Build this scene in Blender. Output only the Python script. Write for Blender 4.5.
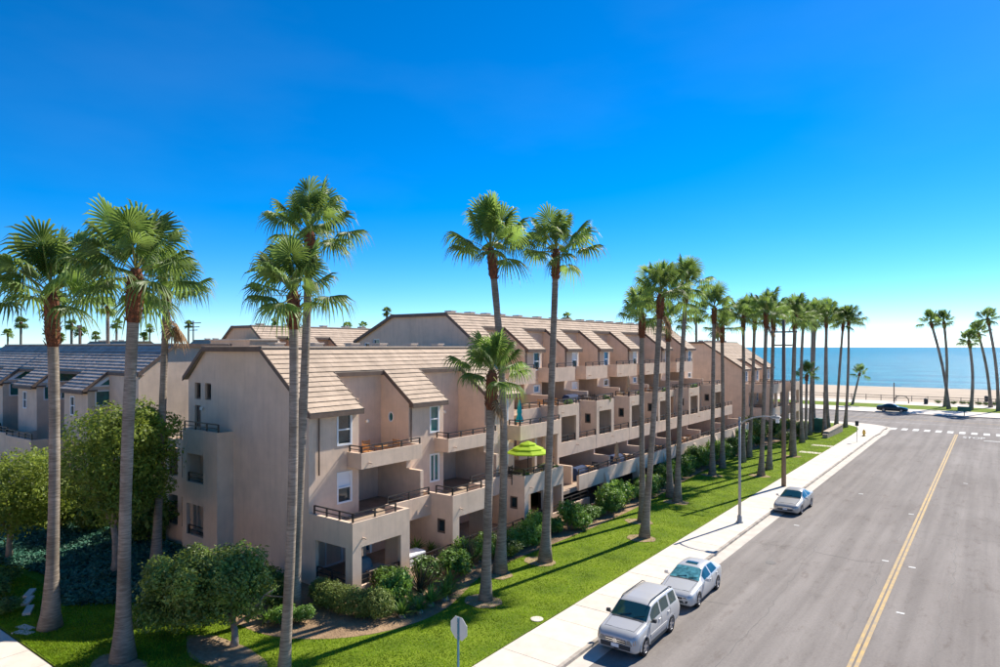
import bpy, bmesh, math, random
import numpy as np
from mathutils import Vector, Matrix
from mathutils.geometry import tessellate_polygon
R = math.radians
random.seed(7)
rng = np.random.default_rng(7)
for o in list(bpy.data.objects): bpy.data.objects.remove(o)
scene = bpy.context.scene
C = scene.collection

# ------------------------------------------------------------------ camera
CAM_H = 11.7
YAW = 36.6355
cd = bpy.data.cameras.new('camera'); cam = bpy.data.objects.new('camera', cd); C.objects.link(cam)
cam.location = (0, 0, CAM_H)
cam.rotation_euler = (R(90), 0, R(YAW))
cd.sensor_width = 36.0; cd.lens = 24.0; cd.shift_y = 0.0135
cd.clip_start = 0.1; cd.clip_end = 30000
scene.camera = cam
# ------------------------------------------------------------------ light
SUN_AZ, SUN_EL = 12.0, 43.0            # azimuth from +Y (seaward) towards +X
w = bpy.data.worlds.new('World'); scene.world = w; w.use_nodes = True
nt = w.node_tree; nt.nodes.clear()
sky = nt.nodes.new('ShaderNodeTexSky'); sky.sky_type = 'NISHITA'; sky.sun_disc = False
sky.sun_elevation = R(SUN_EL); sky.sun_rotation = R(SUN_AZ)
sky.altitude = 0; sky.air_density = 0.6; sky.dust_density = 0.1; sky.ozone_density = 5.0
hs = nt.nodes.new('ShaderNodeHueSaturation'); hs.inputs['Saturation'].default_value = 1.38
hs.inputs['Hue'].default_value = 0.5
bg = nt.nodes.new('ShaderNodeBackground'); bg.inputs['Strength'].default_value = 0.108
wo = nt.nodes.new('ShaderNodeOutputWorld')
# thin cirrus: a faint even veil of streaks all round the sky
tcw = nt.nodes.new('ShaderNodeTexCoord'); mpw = nt.nodes.new('ShaderNodeMapping'); mpw.inputs['Scale'].default_value = (1.6, 1.6, 5.0); mpw.inputs['Rotation'].default_value = (0.3, 0.2, 0.5)
nzw = nt.nodes.new('ShaderNodeTexNoise'); nzw.inputs['Scale'].default_value = 1.5; nzw.inputs['Detail'].default_value = 5; nzw.inputs['Roughness'].default_value = .5
crw = nt.nodes.new('ShaderNodeValToRGB'); crw.color_ramp.elements[0].position = .48; crw.color_ramp.elements[1].position = .85
crw.color_ramp.elements[0].color = (0, 0, 0, 1); crw.color_ramp.elements[1].color = (.012, .012, .012, 1)
mxw = nt.nodes.new('ShaderNodeMix'); mxw.data_type = 'RGBA'; mxw.inputs['B'].default_value = (9, 10, 11, 1)
nt.links.new(tcw.outputs['Generated'], mpw.inputs['Vector']); nt.links.new(mpw.outputs[0], nzw.inputs['Vector'])
nt.links.new(nzw.outputs['Fac'], crw.inputs['Fac']); nt.links.new(crw.outputs['Color'], mxw.inputs['Factor'])
nt.links.new(sky.outputs[0], hs.inputs['Color']); nt.links.new(hs.outputs[0], mxw.inputs['A'])
nt.links.new(mxw.outputs['Result'], bg.inputs['Color']); nt.links.new(bg.outputs[0], wo.inputs[0])
sl = bpy.data.lights.new('sun', 'SUN'); sl.energy = 4.3; sl.angle = R(0.5); sl.color = (1.0, .93, .82)
so = bpy.data.objects.new('sun', sl); C.objects.link(so)
sd = Vector((math.sin(R(SUN_AZ))*math.cos(R(SUN_EL)), math.cos(R(SUN_AZ))*math.cos(R(SUN_EL)), math.sin(R(SUN_EL))))
so.rotation_euler = sd.to_track_quat('Z', 'Y').to_euler(); so.location = (20, 60, 60)
vs = scene.view_settings
vs.view_transform = 'Standard'; vs.look = 'None'; vs.gamma = 1; vs.use_curve_mapping = False; vs.exposure = 0.94

# ------------------------------------------------------------------ materials
MATS = {}
def mat(name, col, rough=.85, spec=.3, metal=0, var=.0, vscale=2.0, detail=4, bump=0, bscale=30, rand=0, col2=None, stretch=None, trans=0, bdist=.02, streak=0):
    """principled surface, colour broken up by noise (col -> col2), random per object, fine bump"""
    m = bpy.data.materials.new(name); m.use_nodes = True; MATS[name] = m
    n = m.node_tree.nodes; L = m.node_tree.links; b = n['Principled BSDF']
    b.inputs['Roughness'].default_value = rough; b.inputs['Metallic'].default_value = metal
    b.inputs['Specular IOR Level'].default_value = spec
    b.inputs['Base Color'].default_value = (*col, 1)
    tc = n.new('ShaderNodeTexCoord'); mp = n.new('ShaderNodeMapping'); L.new(tc.outputs['Object'], mp.inputs['Vector'])
    if stretch: mp.inputs['Scale'].default_value = stretch
    out = None
    if var or col2:
        nz = n.new('ShaderNodeTexNoise'); nz.inputs['Scale'].default_value = vscale; nz.inputs['Detail'].default_value = detail; nz.inputs['Roughness'].default_value = .62
        L.new(mp.outputs[0], nz.inputs['Vector'])
        rp = n.new('ShaderNodeValToRGB'); L.new(nz.outputs['Fac'], rp.inputs['Fac'])
        c2 = col2 if col2 else tuple(x*(1-var) for x in col)
        c1 = col if col2 else tuple(min(1, x*(1+var)) for x in col)
        rp.color_ramp.elements[0].position = .34; rp.color_ramp.elements[1].position = .66
        rp.color_ramp.elements[0].color = (*c2, 1); rp.color_ramp.elements[1].color = (*c1, 1)
        out = rp.outputs['Color']
    if streak and out:
        ms = n.new('ShaderNodeMapping'); ms.inputs['Scale'].default_value = (2.2, 2.2, .22); L.new(tc.outputs['Object'], ms.inputs['Vector'])
        ns = n.new('ShaderNodeTexNoise'); ns.inputs['Scale'].default_value = 1.6; ns.inputs['Detail'].default_value = 7; ns.inputs['Roughness'].default_value = .65; L.new(ms.outputs[0], ns.inputs['Vector'])
        rs = n.new('ShaderNodeValToRGB'); rs.color_ramp.elements[0].position = .30; rs.color_ramp.elements[1].position = .52; rs.color_ramp.elements[0].color = (1-streak, 1-streak, 1-streak*.9, 1); rs.color_ramp.elements[1].color = (1,1,1,1); L.new(ns.outputs['Fac'], rs.inputs['Fac'])
        xs = n.new('ShaderNodeMix'); xs.data_type = 'RGBA'; xs.blend_type = 'MULTIPLY'; xs.inputs['Factor'].default_value = 1; L.new(out, xs.inputs['A']); L.new(rs.outputs[0], xs.inputs['B']); out = xs.outputs['Result']
    if rand:
        oi = n.new('ShaderNodeObjectInfo'); hv = n.new('ShaderNodeHueSaturation')
        mr = n.new('ShaderNodeMapRange'); mr.inputs['To Min'].default_value = 1-rand; mr.inputs['To Max'].default_value = 1+rand
        L.new(oi.outputs['Random'], mr.inputs['Value']); L.new(mr.outputs[0], hv.inputs['Value'])
        if out: L.new(out, hv.inputs['Color'])
        else: hv.inputs['Color'].default_value = (*col, 1)
        out = hv.outputs['Color']
    if out: L.new(out, b.inputs['Base Color'])
    if bump:
        nb = n.new('ShaderNodeTexNoise'); nb.inputs['Scale'].default_value = bscale; nb.inputs['Detail'].default_value = 3
        L.new(mp.outputs[0], nb.inputs['Vector'])
        bp = n.new('ShaderNodeBump'); bp.inputs['Strength'].default_value = bump; bp.inputs['Distance'].default_value = bdist
        L.new(nb.outputs['Fac'], bp.inputs['Height']); L.new(bp.outputs[0], b.inputs['Normal'])
    if trans:
        tr = n.new('ShaderNodeBsdfTranslucent'); mx = n.new('ShaderNodeMixShader'); mx.inputs[0].default_value = trans
        g = n.new('ShaderNodeHueSaturation'); g.inputs['Value'].default_value = 1.6; g.inputs['Hue'].default_value = .485
        if out: L.new(out, g.inputs['Color'])
        else: g.inputs['Color'].default_value = (*col, 1)
        L.new(g.outputs[0], tr.inputs['Color'])
        mo = n['Material Output']; L.new(b.outputs[0], mx.inputs[1]); L.new(tr.outputs[0], mx.inputs[2]); L.new(mx.outputs[0], mo.inputs['Surface'])
    return m
mat('stucco', (.70,.53,.40), .92, .15, var=.09, vscale=.9, detail=8, bump=.5, bscale=45, streak=.11)
mat('stucco2', (.70,.54,.41), .92, .15, var=.08, vscale=.8, detail=8, bump=.5, bscale=45, streak=.10)
mat('peach', (.62,.43,.29), .92, .15, var=.08, vscale=.8, detail=6, streak=.13)
mat('tile', (.47,.365,.275), .88, .2, var=.16, vscale=1.3, detail=8, bump=.5, bscale=25, rand=.06)
mat('tile_grey', (.40,.34,.29), .88, .2, var=.25, vscale=1.2, detail=8, bump=.5, bscale=25, rand=.12)
mat('trim', (.15,.105,.08), .75, .3, var=.15, vscale=3)
mat('cap', (.58,.47,.36), .8, .3, var=.1)
mat('flatroof', (.34,.28,.22), .9, .2, var=.2, vscale=.5)
mat('rail', (.035,.03,.028), .45, .5)
mat('white_frame', (.75,.76,.76), .5, .4)
mat('deck', (.36,.27,.2), .9, .2, var=.15)
mat('concrete', (.66,.58,.49), .9, .2, var=.09, vscale=1.4, detail=9, bump=.3, bscale=60, rand=.05)
mat('kerb', (.5,.44,.37), .9, .2, col2=(.24,.21,.18), vscale=1.6, detail=9)
mat('gutter', (.56,.50,.43), .9, .2, var=.12, vscale=1.2, detail=9)
mat('yellow', (.56,.38,.15), .8, .2, col2=(.36,.29,.20), vscale=2.2, detail=9)
mat('white_paint', (.60,.60,.57), .8, .2, var=.18, vscale=3, detail=8)
mat('soil', (.21,.14,.085), .98, .1, col2=(.40,.27,.16), vscale=1.1, detail=9, bump=1, bscale=12, bdist=.06)
mat('soil_ring', (.40,.29,.18), .98, .1, col2=(.24,.17,.1), vscale=4, detail=6, bump=.6, bscale=20)
mat('sand', (.50,.41,.31), .98, .1, var=.07, vscale=.12, detail=8, bump=.5, bscale=.8, bdist=.2)
mat('ground', (.36,.30,.24), .95, .1, var=.2, vscale=.05, detail=6)
mat('palm_leaf', (.135,.215,.045), .5, .45, var=.35, vscale=1.4, rand=.3, trans=.48)
mat('palm_leaf_dead', (.30,.20,.11), .9, .1, var=.25, vscale=3, rand=.15, trans=.2)
mat('petiole', (.24,.25,.07), .6, .3, var=.2)
mat('boot', (.23,.085,.045), .9, .1, col2=(.10,.05,.03), vscale=9, detail=5, bump=1, bscale=16, bdist=.05)
mat('leaf_tree', (.17,.23,.03), .55, .35, var=.35, vscale=.9, trans=.38)
mat('leaf_bush', (.15,.22,.04), .5, .4, var=.5, vscale=1.5, trans=.2)
mat('leaf_shrub', (.13,.24,.035), .5, .4, var=.4, vscale=2, rand=.3, trans=.25)
mat('leaf_hedge', (.14,.18,.04), .6, .3, var=.4, vscale=2, rand=.2, trans=.2)
mat('leaf_cover', (.05,.15,.10), .6, .3, var=.4, vscale=1.2, trans=.15)
mat('leaf_flax', (.10,.085,.045), .6, .3, var=.4, vscale=2, trans=.15)
mat('bark', (.30,.24,.19), .95, .1, var=.3, vscale=4, bump=.6, bscale=20)
mat('galv', (.42,.43,.42), .5, .5, metal=.3, var=.1)
mat('lamp_steel', (.36,.35,.33), .6, .4, var=.15, vscale=1.5)
mat('wood_pole', (.20,.15,.115), .95, .1, var=.25, vscale=2, stretch=(6,6,.3))
mat('sign_back', (.62,.63,.63), .5, .5, var=.06)
mat('sign_post', (.10,.24,.30), .6, .4, var=.1)
mat('bin', (.02,.03,.035), .6, .3); mat('util_green', (.03,.12,.085), .6, .3, var=.15)
mat('hydrant_yellow', (.65,.40,.04), .5, .4)
mat('lime', (.42,.60,.04), .8, .2, var=.05, trans=.25)
mat('navy', (.02,.04,.10), .8, .2); mat('beige_cloth', (.48,.34,.21), .9, .1, var=.1); mat('teal_cloth', (.01,.30,.36), .85, .2)
mat('cover_grey', (.17,.20,.20), .9, .2, var=.15, vscale=3)
mat('wood', (.42,.20,.07), .7, .3, var=.2, vscale=4); mat('table_top', (.50,.36,.26), .6, .3)
mat('dark_metal', (.03,.03,.03), .5, .4); mat('pot', (.35,.16,.08), .9, .2)
mat('lamp_white', (.8,.78,.72), .5, .4); mat('vent', (.60,.50,.41), .8, .3)
mat('silver', (.50,.49,.475), .3, .5, metal=.25); mat('silver2', (.55,.54,.525), .28, .5, metal=.25); mat('champagne', (.42,.40,.37), .28, .5, metal=.3)
mat('car_glass', (.012,.05,.055), .04, .9); mat('car_blind', (.10,.30,.32), .12, .6, var=.55, vscale=4)
mat('rubber', (.02,.02,.022), .85, .2); mat('rim', (.5,.5,.52), .3, .5, metal=.8); mat('plastic', (.035,.04,.045), .6, .3)
mat('head_lamp', (.22,.21,.19), .08, .8); mat('amber', (.7,.25,.04), .3, .5); mat('chrome', (.8,.8,.8), .15, .5, metal=1); mat('plate', (.75,.77,.8), .5, .3); mat('tail_lamp', (.35,.01,.01), .2, .5)
mat('manhole', (.14,.13,.12), .7, .3); mat('car_dark', (.015,.03,.035), .25, .5)
mat('glass_teal', (.012,.13,.12), .06, .8, var=.4, vscale=1.5); mat('glass_dark', (.02,.035,.04), .06, .8, var=.3, vscale=1.5); mat('blind', (.72,.74,.76), .7, .3); mat('glass_blue', (.03,.16,.34), .06, .8)
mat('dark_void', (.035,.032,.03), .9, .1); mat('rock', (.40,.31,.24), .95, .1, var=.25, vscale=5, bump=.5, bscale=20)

def trunk_mat():
    m = bpy.data.materials.new('palm_trunk'); m.use_nodes = True; MATS['palm_trunk'] = m
    n = m.node_tree.nodes; L = m.node_tree.links; b = n['Principled BSDF']; b.inputs['Roughness'].default_value = .95; b.inputs['Specular IOR Level'].default_value = .1
    tc = n.new('ShaderNodeTexCoord'); mp = n.new('ShaderNodeMapping'); mp.inputs['Scale'].default_value = (1.6, 1.6, 13); L.new(tc.outputs['Object'], mp.inputs['Vector'])
    nz = n.new('ShaderNodeTexNoise'); nz.inputs['Scale'].default_value = 1.6; nz.inputs['Detail'].default_value = 6; L.new(mp.outputs[0], nz.inputs['Vector'])
    n2 = n.new('ShaderNodeTexNoise'); n2.inputs['Scale'].default_value = .45; n2.inputs['Detail'].default_value = 4; L.new(tc.outputs['Object'], n2.inputs['Vector'])
    r = n.new('ShaderNodeValToRGB'); r.color_ramp.elements[0].position = .36; r.color_ramp.elements[1].position = .66
    r.color_ramp.elements[0].color = (.21,.17,.135,1); r.color_ramp.elements[1].color = (.37,.315,.26,1); L.new(nz.outputs['Fac'], r.inputs['Fac'])
    r2 = n.new('ShaderNodeValToRGB'); r2.color_ramp.elements[0].position = .4; r2.color_ramp.elements[1].position = .6
    r2.color_ramp.elements[0].color = (.68,.66,.62,1); r2.color_ramp.elements[1].color = (1.08,1.07,1.05,1); L.new(n2.outputs['Fac'], r2.inputs['Fac'])
    mx = n.new('ShaderNodeMix'); mx.data_type = 'RGBA'; mx.blend_type = 'MULTIPLY'; mx.inputs['Factor'].default_value = 1
    L.new(r.outputs[0], mx.inputs['A']); L.new(r2.outputs[0], mx.inputs['B']); L.new(mx.outputs['Result'], b.inputs['Base Color'])
    bp = n.new('ShaderNodeBump'); bp.inputs['Strength'].default_value = .5; bp.inputs['Distance'].default_value = .02; L.new(nz.outputs['Fac'], bp.inputs['Height']); L.new(bp.outputs[0], b.inputs['Normal'])
trunk_mat()
def asphalt_mat():
    m = bpy.data.materials.new('asphalt'); m.use_nodes = True; MATS['asphalt'] = m
    n = m.node_tree.nodes; L = m.node_tree.links; b = n['Principled BSDF']; b.inputs['Roughness'].default_value = .9; b.inputs['Specular IOR Level'].default_value = .15
    tc = n.new('ShaderNodeTexCoord')
    def noise(scale, det, sc=(1,1,1), rough=.6):
        mp = n.new('ShaderNodeMapping'); mp.inputs['Scale'].default_value = sc; L.new(tc.outputs['Object'], mp.inputs['Vector'])
        z = n.new('ShaderNodeTexNoise'); z.inputs['Scale'].default_value = scale; z.inputs['Detail'].default_value = det; z.inputs['Roughness'].default_value = rough; L.new(mp.outputs[0], z.inputs['Vector']); return z.outputs['Fac']
    def ramp(fac, p0, c0, p1, c1):
        r = n.new('ShaderNodeValToRGB'); r.color_ramp.elements[0].position = p0; r.color_ramp.elements[1].position = p1
        r.color_ramp.elements[0].color = (*c0, 1); r.color_ramp.elements[1].color = (*c1, 1); L.new(fac, r.inputs['Fac']); return r.outputs[0]
    def mul(a, c):
        x = n.new('ShaderNodeMix'); x.data_type = 'RGBA'; x.blend_type = 'MULTIPLY'; x.inputs['Factor'].default_value = 1; L.new(a, x.inputs['A']); L.new(c, x.inputs['B']); return x.outputs['Result']
    base = ramp(noise(.16, 8, (1, .5, 1)), .35, (.215,.191,.172), .65, (.268,.242,.220))
    streak = ramp(noise(1.0, 5, (1.3, .04, 1)), .40, (.86,.86,.86), .62, (1.06,1.06,1.06))
    fine = ramp(noise(9, 6, (1,1,1), .8), .3, (.85,.85,.86), .7, (1.1,1.1,1.09))
    blot = ramp(noise(.7, 7, (1, .6, 1), .7), .30, (.84,.83,.82), .42, (1,1,1))
    dirt = ramp(noise(1.3, 8, (1.4, .45, 1), .75), .33, (.80,.77,.75), .45, (1,1,1))
    c = mul(mul(mul(mul(base, streak), fine), blot), dirt)
    L.new(c, b.inputs['Base Color'])
    z = noise(60, 3); bp = n.new('ShaderNodeBump'); bp.inputs['Strength'].default_value = .25; bp.inputs['Distance'].default_value = .01; L.new(z, bp.inputs['Height']); L.new(bp.outputs[0], b.inputs['Normal'])
asphalt_mat()
def lawn_mat():
    m = bpy.data.materials.new('lawn'); m.use_nodes = True; MATS['lawn'] = m
    n = m.node_tree.nodes; L = m.node_tree.links; b = n['Principled BSDF']; b.inputs['Roughness'].default_value = .9; b.inputs['Specular IOR Level'].default_value = .1
    tc = n.new('ShaderNodeTexCoord')
    def nz(s, d):
        z = n.new('ShaderNodeTexNoise'); z.inputs['Scale'].default_value = s; z.inputs['Detail'].default_value = d; L.new(tc.outputs['Object'], z.inputs['Vector']); return z.outputs['Fac']
    r = n.new('ShaderNodeValToRGB'); e = r.color_ramp.elements
    e[0].position = .32; e[0].color = (.10,.165,.014,1); e[1].position = .66; e[1].color = (.20,.28,.02,1)
    L.new(nz(.55, 9), r.inputs['Fac'])
    r2 = n.new('ShaderNodeValToRGB'); e = r2.color_ramp.elements; e[0].position = .3; e[0].color = (.6,.6,.6,1); e[1].position = .7; e[1].color = (1.2,1.15,1.1,1); L.new(nz(14, 6), r2.inputs['Fac'])
    x = n.new('ShaderNodeMix'); x.data_type = 'RGBA'; x.blend_type = 'MULTIPLY'; x.inputs['Factor'].default_value = 1; L.new(r.outputs[0], x.inputs['A']); L.new(r2.outputs[0], x.inputs['B']); L.new(x.outputs['Result'], b.inputs['Base Color'])
    bp = n.new('ShaderNodeBump'); bp.inputs['Strength'].default_value = 1; bp.inputs['Distance'].default_value = .04; L.new(nz(22, 4), bp.inputs['Height']); L.new(bp.outputs[0], b.inputs['Normal'])
lawn_mat()
mat('grass_blade', (.18,.29,.014), .7, .2, var=.35, vscale=.8, trans=.35)
def sea_mat():
    m = bpy.data.materials.new('sea'); m.use_nodes = True; MATS['sea'] = m
    n = m.node_tree.nodes; L = m.node_tree.links; b = n['Principled BSDF']
    b.inputs['Roughness'].default_value = .3; b.inputs['Specular IOR Level'].default_value = .14; b.inputs['IOR'].default_value = 1.33
    tc = n.new('ShaderNodeTexCoord')
    def nz(s, d, sc):
        mp = n.new('ShaderNodeMapping'); mp.inputs['Scale'].default_value = sc; L.new(tc.outputs['Object'], mp.inputs['Vector'])
        z = n.new('ShaderNodeTexNoise'); z.inputs['Scale'].default_value = s; z.inputs['Detail'].default_value = d; z.inputs['Roughness'].default_value = .78; L.new(mp.outputs[0], z.inputs['Vector']); return z.outputs['Fac']
    r = n.new('ShaderNodeValToRGB'); e = r.color_ramp.elements; e[0].position = .35; e[0].color = (.0,.13,.185,1); e[1].position = .68; e[1].color = (.02,.215,.26,1)
    L.new(nz(.02, 6, (1, 3, 1)), r.inputs['Fac'])
    glint = n.new('ShaderNodeValToRGB'); e = glint.color_ramp.elements; e[0].position = .36; e[0].color = (.5,.62,.68,1); e[1].position = .64; e[1].color = (2.2,1.55,1.4,1); L.new(nz(.05, 10, (.5, 1.4, 1)), glint.inputs['Fac'])  # sparkle of the waves painted into the water colour
    xm = n.new('ShaderNodeMix'); xm.data_type = 'RGBA'; xm.blend_type = 'MULTIPLY'; xm.inputs['Factor'].default_value = 1; L.new(r.outputs[0], xm.inputs['A']); L.new(glint.outputs[0], xm.inputs['B']); L.new(xm.outputs['Result'], b.inputs['Base Color'])
    bp = n.new('ShaderNodeBump'); bp.inputs['Strength'].default_value = 1; bp.inputs['Distance'].default_value = 1.1; L.new(nz(.22, 5, (.7, 1.3, 1)), bp.inputs['Height']); L.new(bp.outputs[0], b.inputs['Normal'])
sea_mat()

# ------------------------------------------------------------------ mesh helpers
class MB:
    def __init__(s): s.v = []; s.f = []; s.fix = False
    def add(s, vs, fs):
        b = len(s.v); s.v += [tuple(p) for p in vs]; s.f += [tuple(b+i for i in f) for f in fs]; return s
    def box(s, x0, x1, y0, y1, z0, z1):
        return s.add([(x0,y0,z0),(x1,y0,z0),(x1,y1,z0),(x0,y1,z0),(x0,y0,z1),(x1,y0,z1),(x1,y1,z1),(x0,y1,z1)],
              [(0,3,2,1),(4,5,6,7),(0,1,5,4),(1,2,6,5),(2,3,7,6),(3,0,4,7)])
    def pbox(s, pl, a0, a1, b0, b1, t0, t1):
        return s.box(t0,t1,a0,a1,b0,b1) if pl == 'x' else (s.box(a0,a1,t0,t1,b0,b1) if pl == 'y' else s.box(a0,a1,b0,b1,t0,t1))
    def slab(s, pl, t0, t1, outer, holes=()):
        loops = [list(outer)] + [list(h) for h in holes]
        tris = tessellate_polygon([[Vector((a,b,0)) for a,b in l] for l in loops])
        flat = [p for l in loops for p in l]; N = len(flat)
        def mp(p, t): return (t,p[0],p[1]) if pl == 'x' else ((p[0],t,p[1]) if pl == 'y' else (p[0],p[1],t))
        vs = [mp(p,t0) for p in flat] + [mp(p,t1) for p in flat]; fs = []
        for t in tris: fs += [tuple(t), tuple(i+N for i in reversed(t))]
        k = 0
        for l in loops:
            m = len(l)
            for i in range(m): a, b = k+i, k+(i+1) % m; fs.append((a,b,b+N,a+N))
            k += m
        s.fix = True
        return s.add(vs, fs)
    def tube(s, path, rad, n=8, cap=True):
        path = [Vector(p) for p in path]; m = len(path)
        if not hasattr(rad, '__len__'): rad = [rad]*m
        b = len(s.v); up = None
        for i, p in enumerate(path):
            d = (path[min(i+1,m-1)]-path[max(i-1,0)]).normalized()
            if up is None:
                up = Vector((1,0,0)) if abs(d.z) > .8 else Vector((0,0,1))
            a = d.cross(up).normalized(); c = a.cross(d).normalized(); up = c
            for k in range(n):
                t = 2*math.pi*k/n; s.v.append(tuple(p+(a*math.cos(t)+c*math.sin(t))*rad[i]))
        for i in range(m-1):
            for k in range(n): s.f.append((b+i*n+k, b+i*n+(k+1)%n, b+(i+1)*n+(k+1)%n, b+(i+1)*n+k))
        if cap: s.f.append(tuple(b+k for k in reversed(range(n)))); s.f.append(tuple(b+(m-1)*n+k for k in range(n)))
        return s
    def lathe(s, prof, cx=0, cy=0, n=16):
        b = len(s.v)
        for r, z in prof:
            for k in range(n): t = 2*math.pi*k/n; s.v.append((cx+r*math.cos(t), cy+r*math.sin(t), z))
        for i in range(len(prof)-1):
            for k in range(n): s.f.append((b+i*n+k, b+i*n+(k+1)%n, b+(i+1)*n+(k+1)%n, b+(i+1)*n+k))
        s.f.append(tuple(b+k for k in reversed(range(n)))); s.f.append(tuple(b+(len(prof)-1)*n+k for k in range(n)))
        return s
    def mesh(s, name, m, smooth=False):
        me = bpy.data.meshes.new(name); me.from_pydata(s.v, [], s.f)
        me.materials.append(MATS[m])
        if s.fix:
            bm = bmesh.new(); bm.from_mesh(me); bmesh.ops.recalc_face_normals(bm, faces=bm.faces); bm.to_mesh(me); bm.free()
        if smooth: me.polygons.foreach_set('use_smooth', [True]*len(me.polygons))
        me.update(); return me
def RC(a0, a1, b0, b1): return [(a0,b0),(a1,b0),(a1,b1),(a0,b1)]
def link(name, me, parent=None, loc=(0,0,0), rot=(0,0,0)):
    o = bpy.data.objects.new(name, me); C.objects.link(o); o.parent = parent; o.location = loc; o.rotation_euler = rot; return o
def part(name, mb, m, parent, smooth=False, loc=(0,0,0), rot=(0,0,0)): return link(name, mb.mesh(name, m, smooth), parent, loc, rot)
def thing(name, label, cat, loc=(0,0,0), rz=0, group=None):
    o = link(name, None, None, loc, (0,0,rz)); o['label'] = label; o['category'] = cat
    o.empty_display_size = .3
    if group: o['group'] = group
    return o
def struct(name, mb, m, loc=(0,0,0)):
    o = part(name, mb, m, None, loc=loc); o['kind'] = 'structure'; return o
def tris_mesh(name, V, F, m):
    me = bpy.data.meshes.new(name); V = np.asarray(V, dtype=np.float32); F = np.asarray(F, dtype=np.int32); k = F.shape[1]
    me.vertices.add(len(V)); me.vertices.foreach_set('co', V.ravel()); me.loops.add(F.size); me.loops.foreach_set('vertex_index', F.ravel())
    me.polygons.add(len(F)); me.polygons.foreach_set('loop_start', np.arange(0, F.size, k, dtype=np.int32)); 
    me.materials.append(MATS[m]); me.update(calc_edges=True); me.validate(); return me
#SECTIONS
# ------------------------------------------------------------------ ground, roads, beach, sea
def sheet(poly, z): 
    tr = tessellate_polygon([[Vector((a,b,0)) for a,b in poly]])
    mb = MB(); mb.add([(a,b,z) for a,b in poly], [tuple(t) for t in tr]); 
    return mb
def up_faces(o):
    me = o.data
    import bmesh as _b
    bm = _b.new(); bm.from_mesh(me)
    for f in bm.faces:
        if f.normal.z < 0: f.normal_flip()
    bm.to_mesh(me); bm.free()
def flat(name, poly, z, m):
    o = struct(name, sheet(poly, z), m); up_faces(o); return o
flat('ground', RC(-6000, 6000, -3000, 200), -.17, 'ground')
flat('road', RC(-24, 16, -30, 116.2), -.13, 'asphalt')
flat('cross_street', RC(-200, -24, -6, 9), -.13, 'asphalt')
flat('coast_highway', RC(-400, 400, 116.2, 137), -.126, 'asphalt')
bm_ = MB()
ys = [150, 169, 190, 215, 232, 245]; zs = [-.165, -.11, -.14, -.22, -.36, -.75]
for i in range(len(ys)-1): bm_.add([(-3000,ys[i],zs[i]),(3000,ys[i],zs[i]),(3000,ys[i+1],zs[i+1]),(-3000,ys[i+1],zs[i+1])], [(0,1,2,3)])
struct('beach', bm_, 'sand')
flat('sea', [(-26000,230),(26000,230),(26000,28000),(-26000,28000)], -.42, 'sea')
# the street corner by the highway: kerb line as a path
arc = [(-12.75, -8)] + [(-12.75, 8 + 8*i) for i in range(0, 12)] + [(-12.75, 103.0)]
a0 = 7.2
arc2 = [(-19.95 + a0*math.cos(R(t)) + .9*math.sin(R(2*t)), 108.8 + a0*math.sin(R(t))) for t in range(-20, 91, 10)]
kerb_path = [(-12.75, 9.0), (-12.75, 100.0), (-12.55, 103.5)] + arc2[2:] + [(-400, 116.0)]
def offset(path, d):
    out = []
    for i, p in enumerate(path):
        a = Vector(path[max(i-1,0)]); b = Vector(path[min(i+1,len(path)-1)]); t = (b-a).normalized()
        out.append((p[0]-t.y*d, p[1]+t.x*d))
    return out
def ribbon(path, d0, d1, z0, z1, mb=None):
    mb = mb or MB(); A, B = offset(path, d0), offset(path, d1)
    n = len(path); vs = [(x,y,z0) for x,y in A]+[(x,y,z1) for x,y in A]+[(x,y,z1) for x,y in B]+[(x,y,z0) for x,y in B]
    fs = []
    for i in range(n-1):
        for k in range(3): fs.append((k*n+i, k*n+i+1, (k+1)*n+i+1, (k+1)*n+i))
    return mb.add(vs, fs)
struct('kerb', ribbon(kerb_path, 0, .16, -.17, .004), 'kerb')
gut = kerb_path
def strip_flat(path, d0, d1, z):
    A, B = offset(path, d0), offset(path, d1); n = len(path)
    return MB().add([(x,y,z) for x,y in A]+[(x,y,z) for x,y in B], [(i,i+1,n+i+1,n+i) for i in range(n-1)])
o = struct('gutter', strip_flat(gut, -.68, -.002, -.122), 'gutter'); up_faces(o)
o = struct('kerb', ribbon([(-200, 7.0), (-14.5, 7.0), (-13.2, 7.6), (-12.78, 8.98)], 0, .16, -.17, .003), 'kerb')
# sidewalk along the street: bed with separate concrete slabs
sw = struct('sidewalk', sheet(RC(-15.4, -12.9, 9.86, 100.2), -.03), 'kerb')
slab_me = MB().box(-1.24, 1.24, -.905, .905, -.12, 0).mesh('paving_slab', 'concrete')
for i in range(49):
    y = 10.8 + 1.83*i
    s_ = link('paving_slab', slab_me, sw, (-14.145, y, random.uniform(-.004, .004)), (random.uniform(-.002,.002), random.uniform(-.002,.002), 0))
inner = offset(kerb_path, .16)
corner = [p for p in inner if p[1] > 99.9 and p[0] > -30]
lawn_corner = [(-15.42, 100.4), (-15.45, 104.0), (-15.75, 107.0), (-16.4, 109.6), (-17.6, 111.6), (-19.4, 112.8), (-21.5, 113.2)]
cp = [(-15.4, 99.6)] + lawn_corner[1:] + [(-30, 113.2), (-30, 115.84)] + [p for p in reversed(corner)] + [(-12.9, 99.6)]
o = part('corner_paving', MB().slab('z', -.12, .002, cp), 'concrete', sw)
part('highway_paving', MB().slab('z', -.12, 0, RC(-300, -30.01, 113.2, 115.84)), 'concrete', sw)
sw2 = struct('sidewalk', sheet(RC(-200, -12.95, 7.16, 9.85), -.03), 'kerb')
slab2 = MB().box(-.905, .905, -1.3, 1.3, -.12, 0).mesh('paving_slab', 'concrete')
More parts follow.
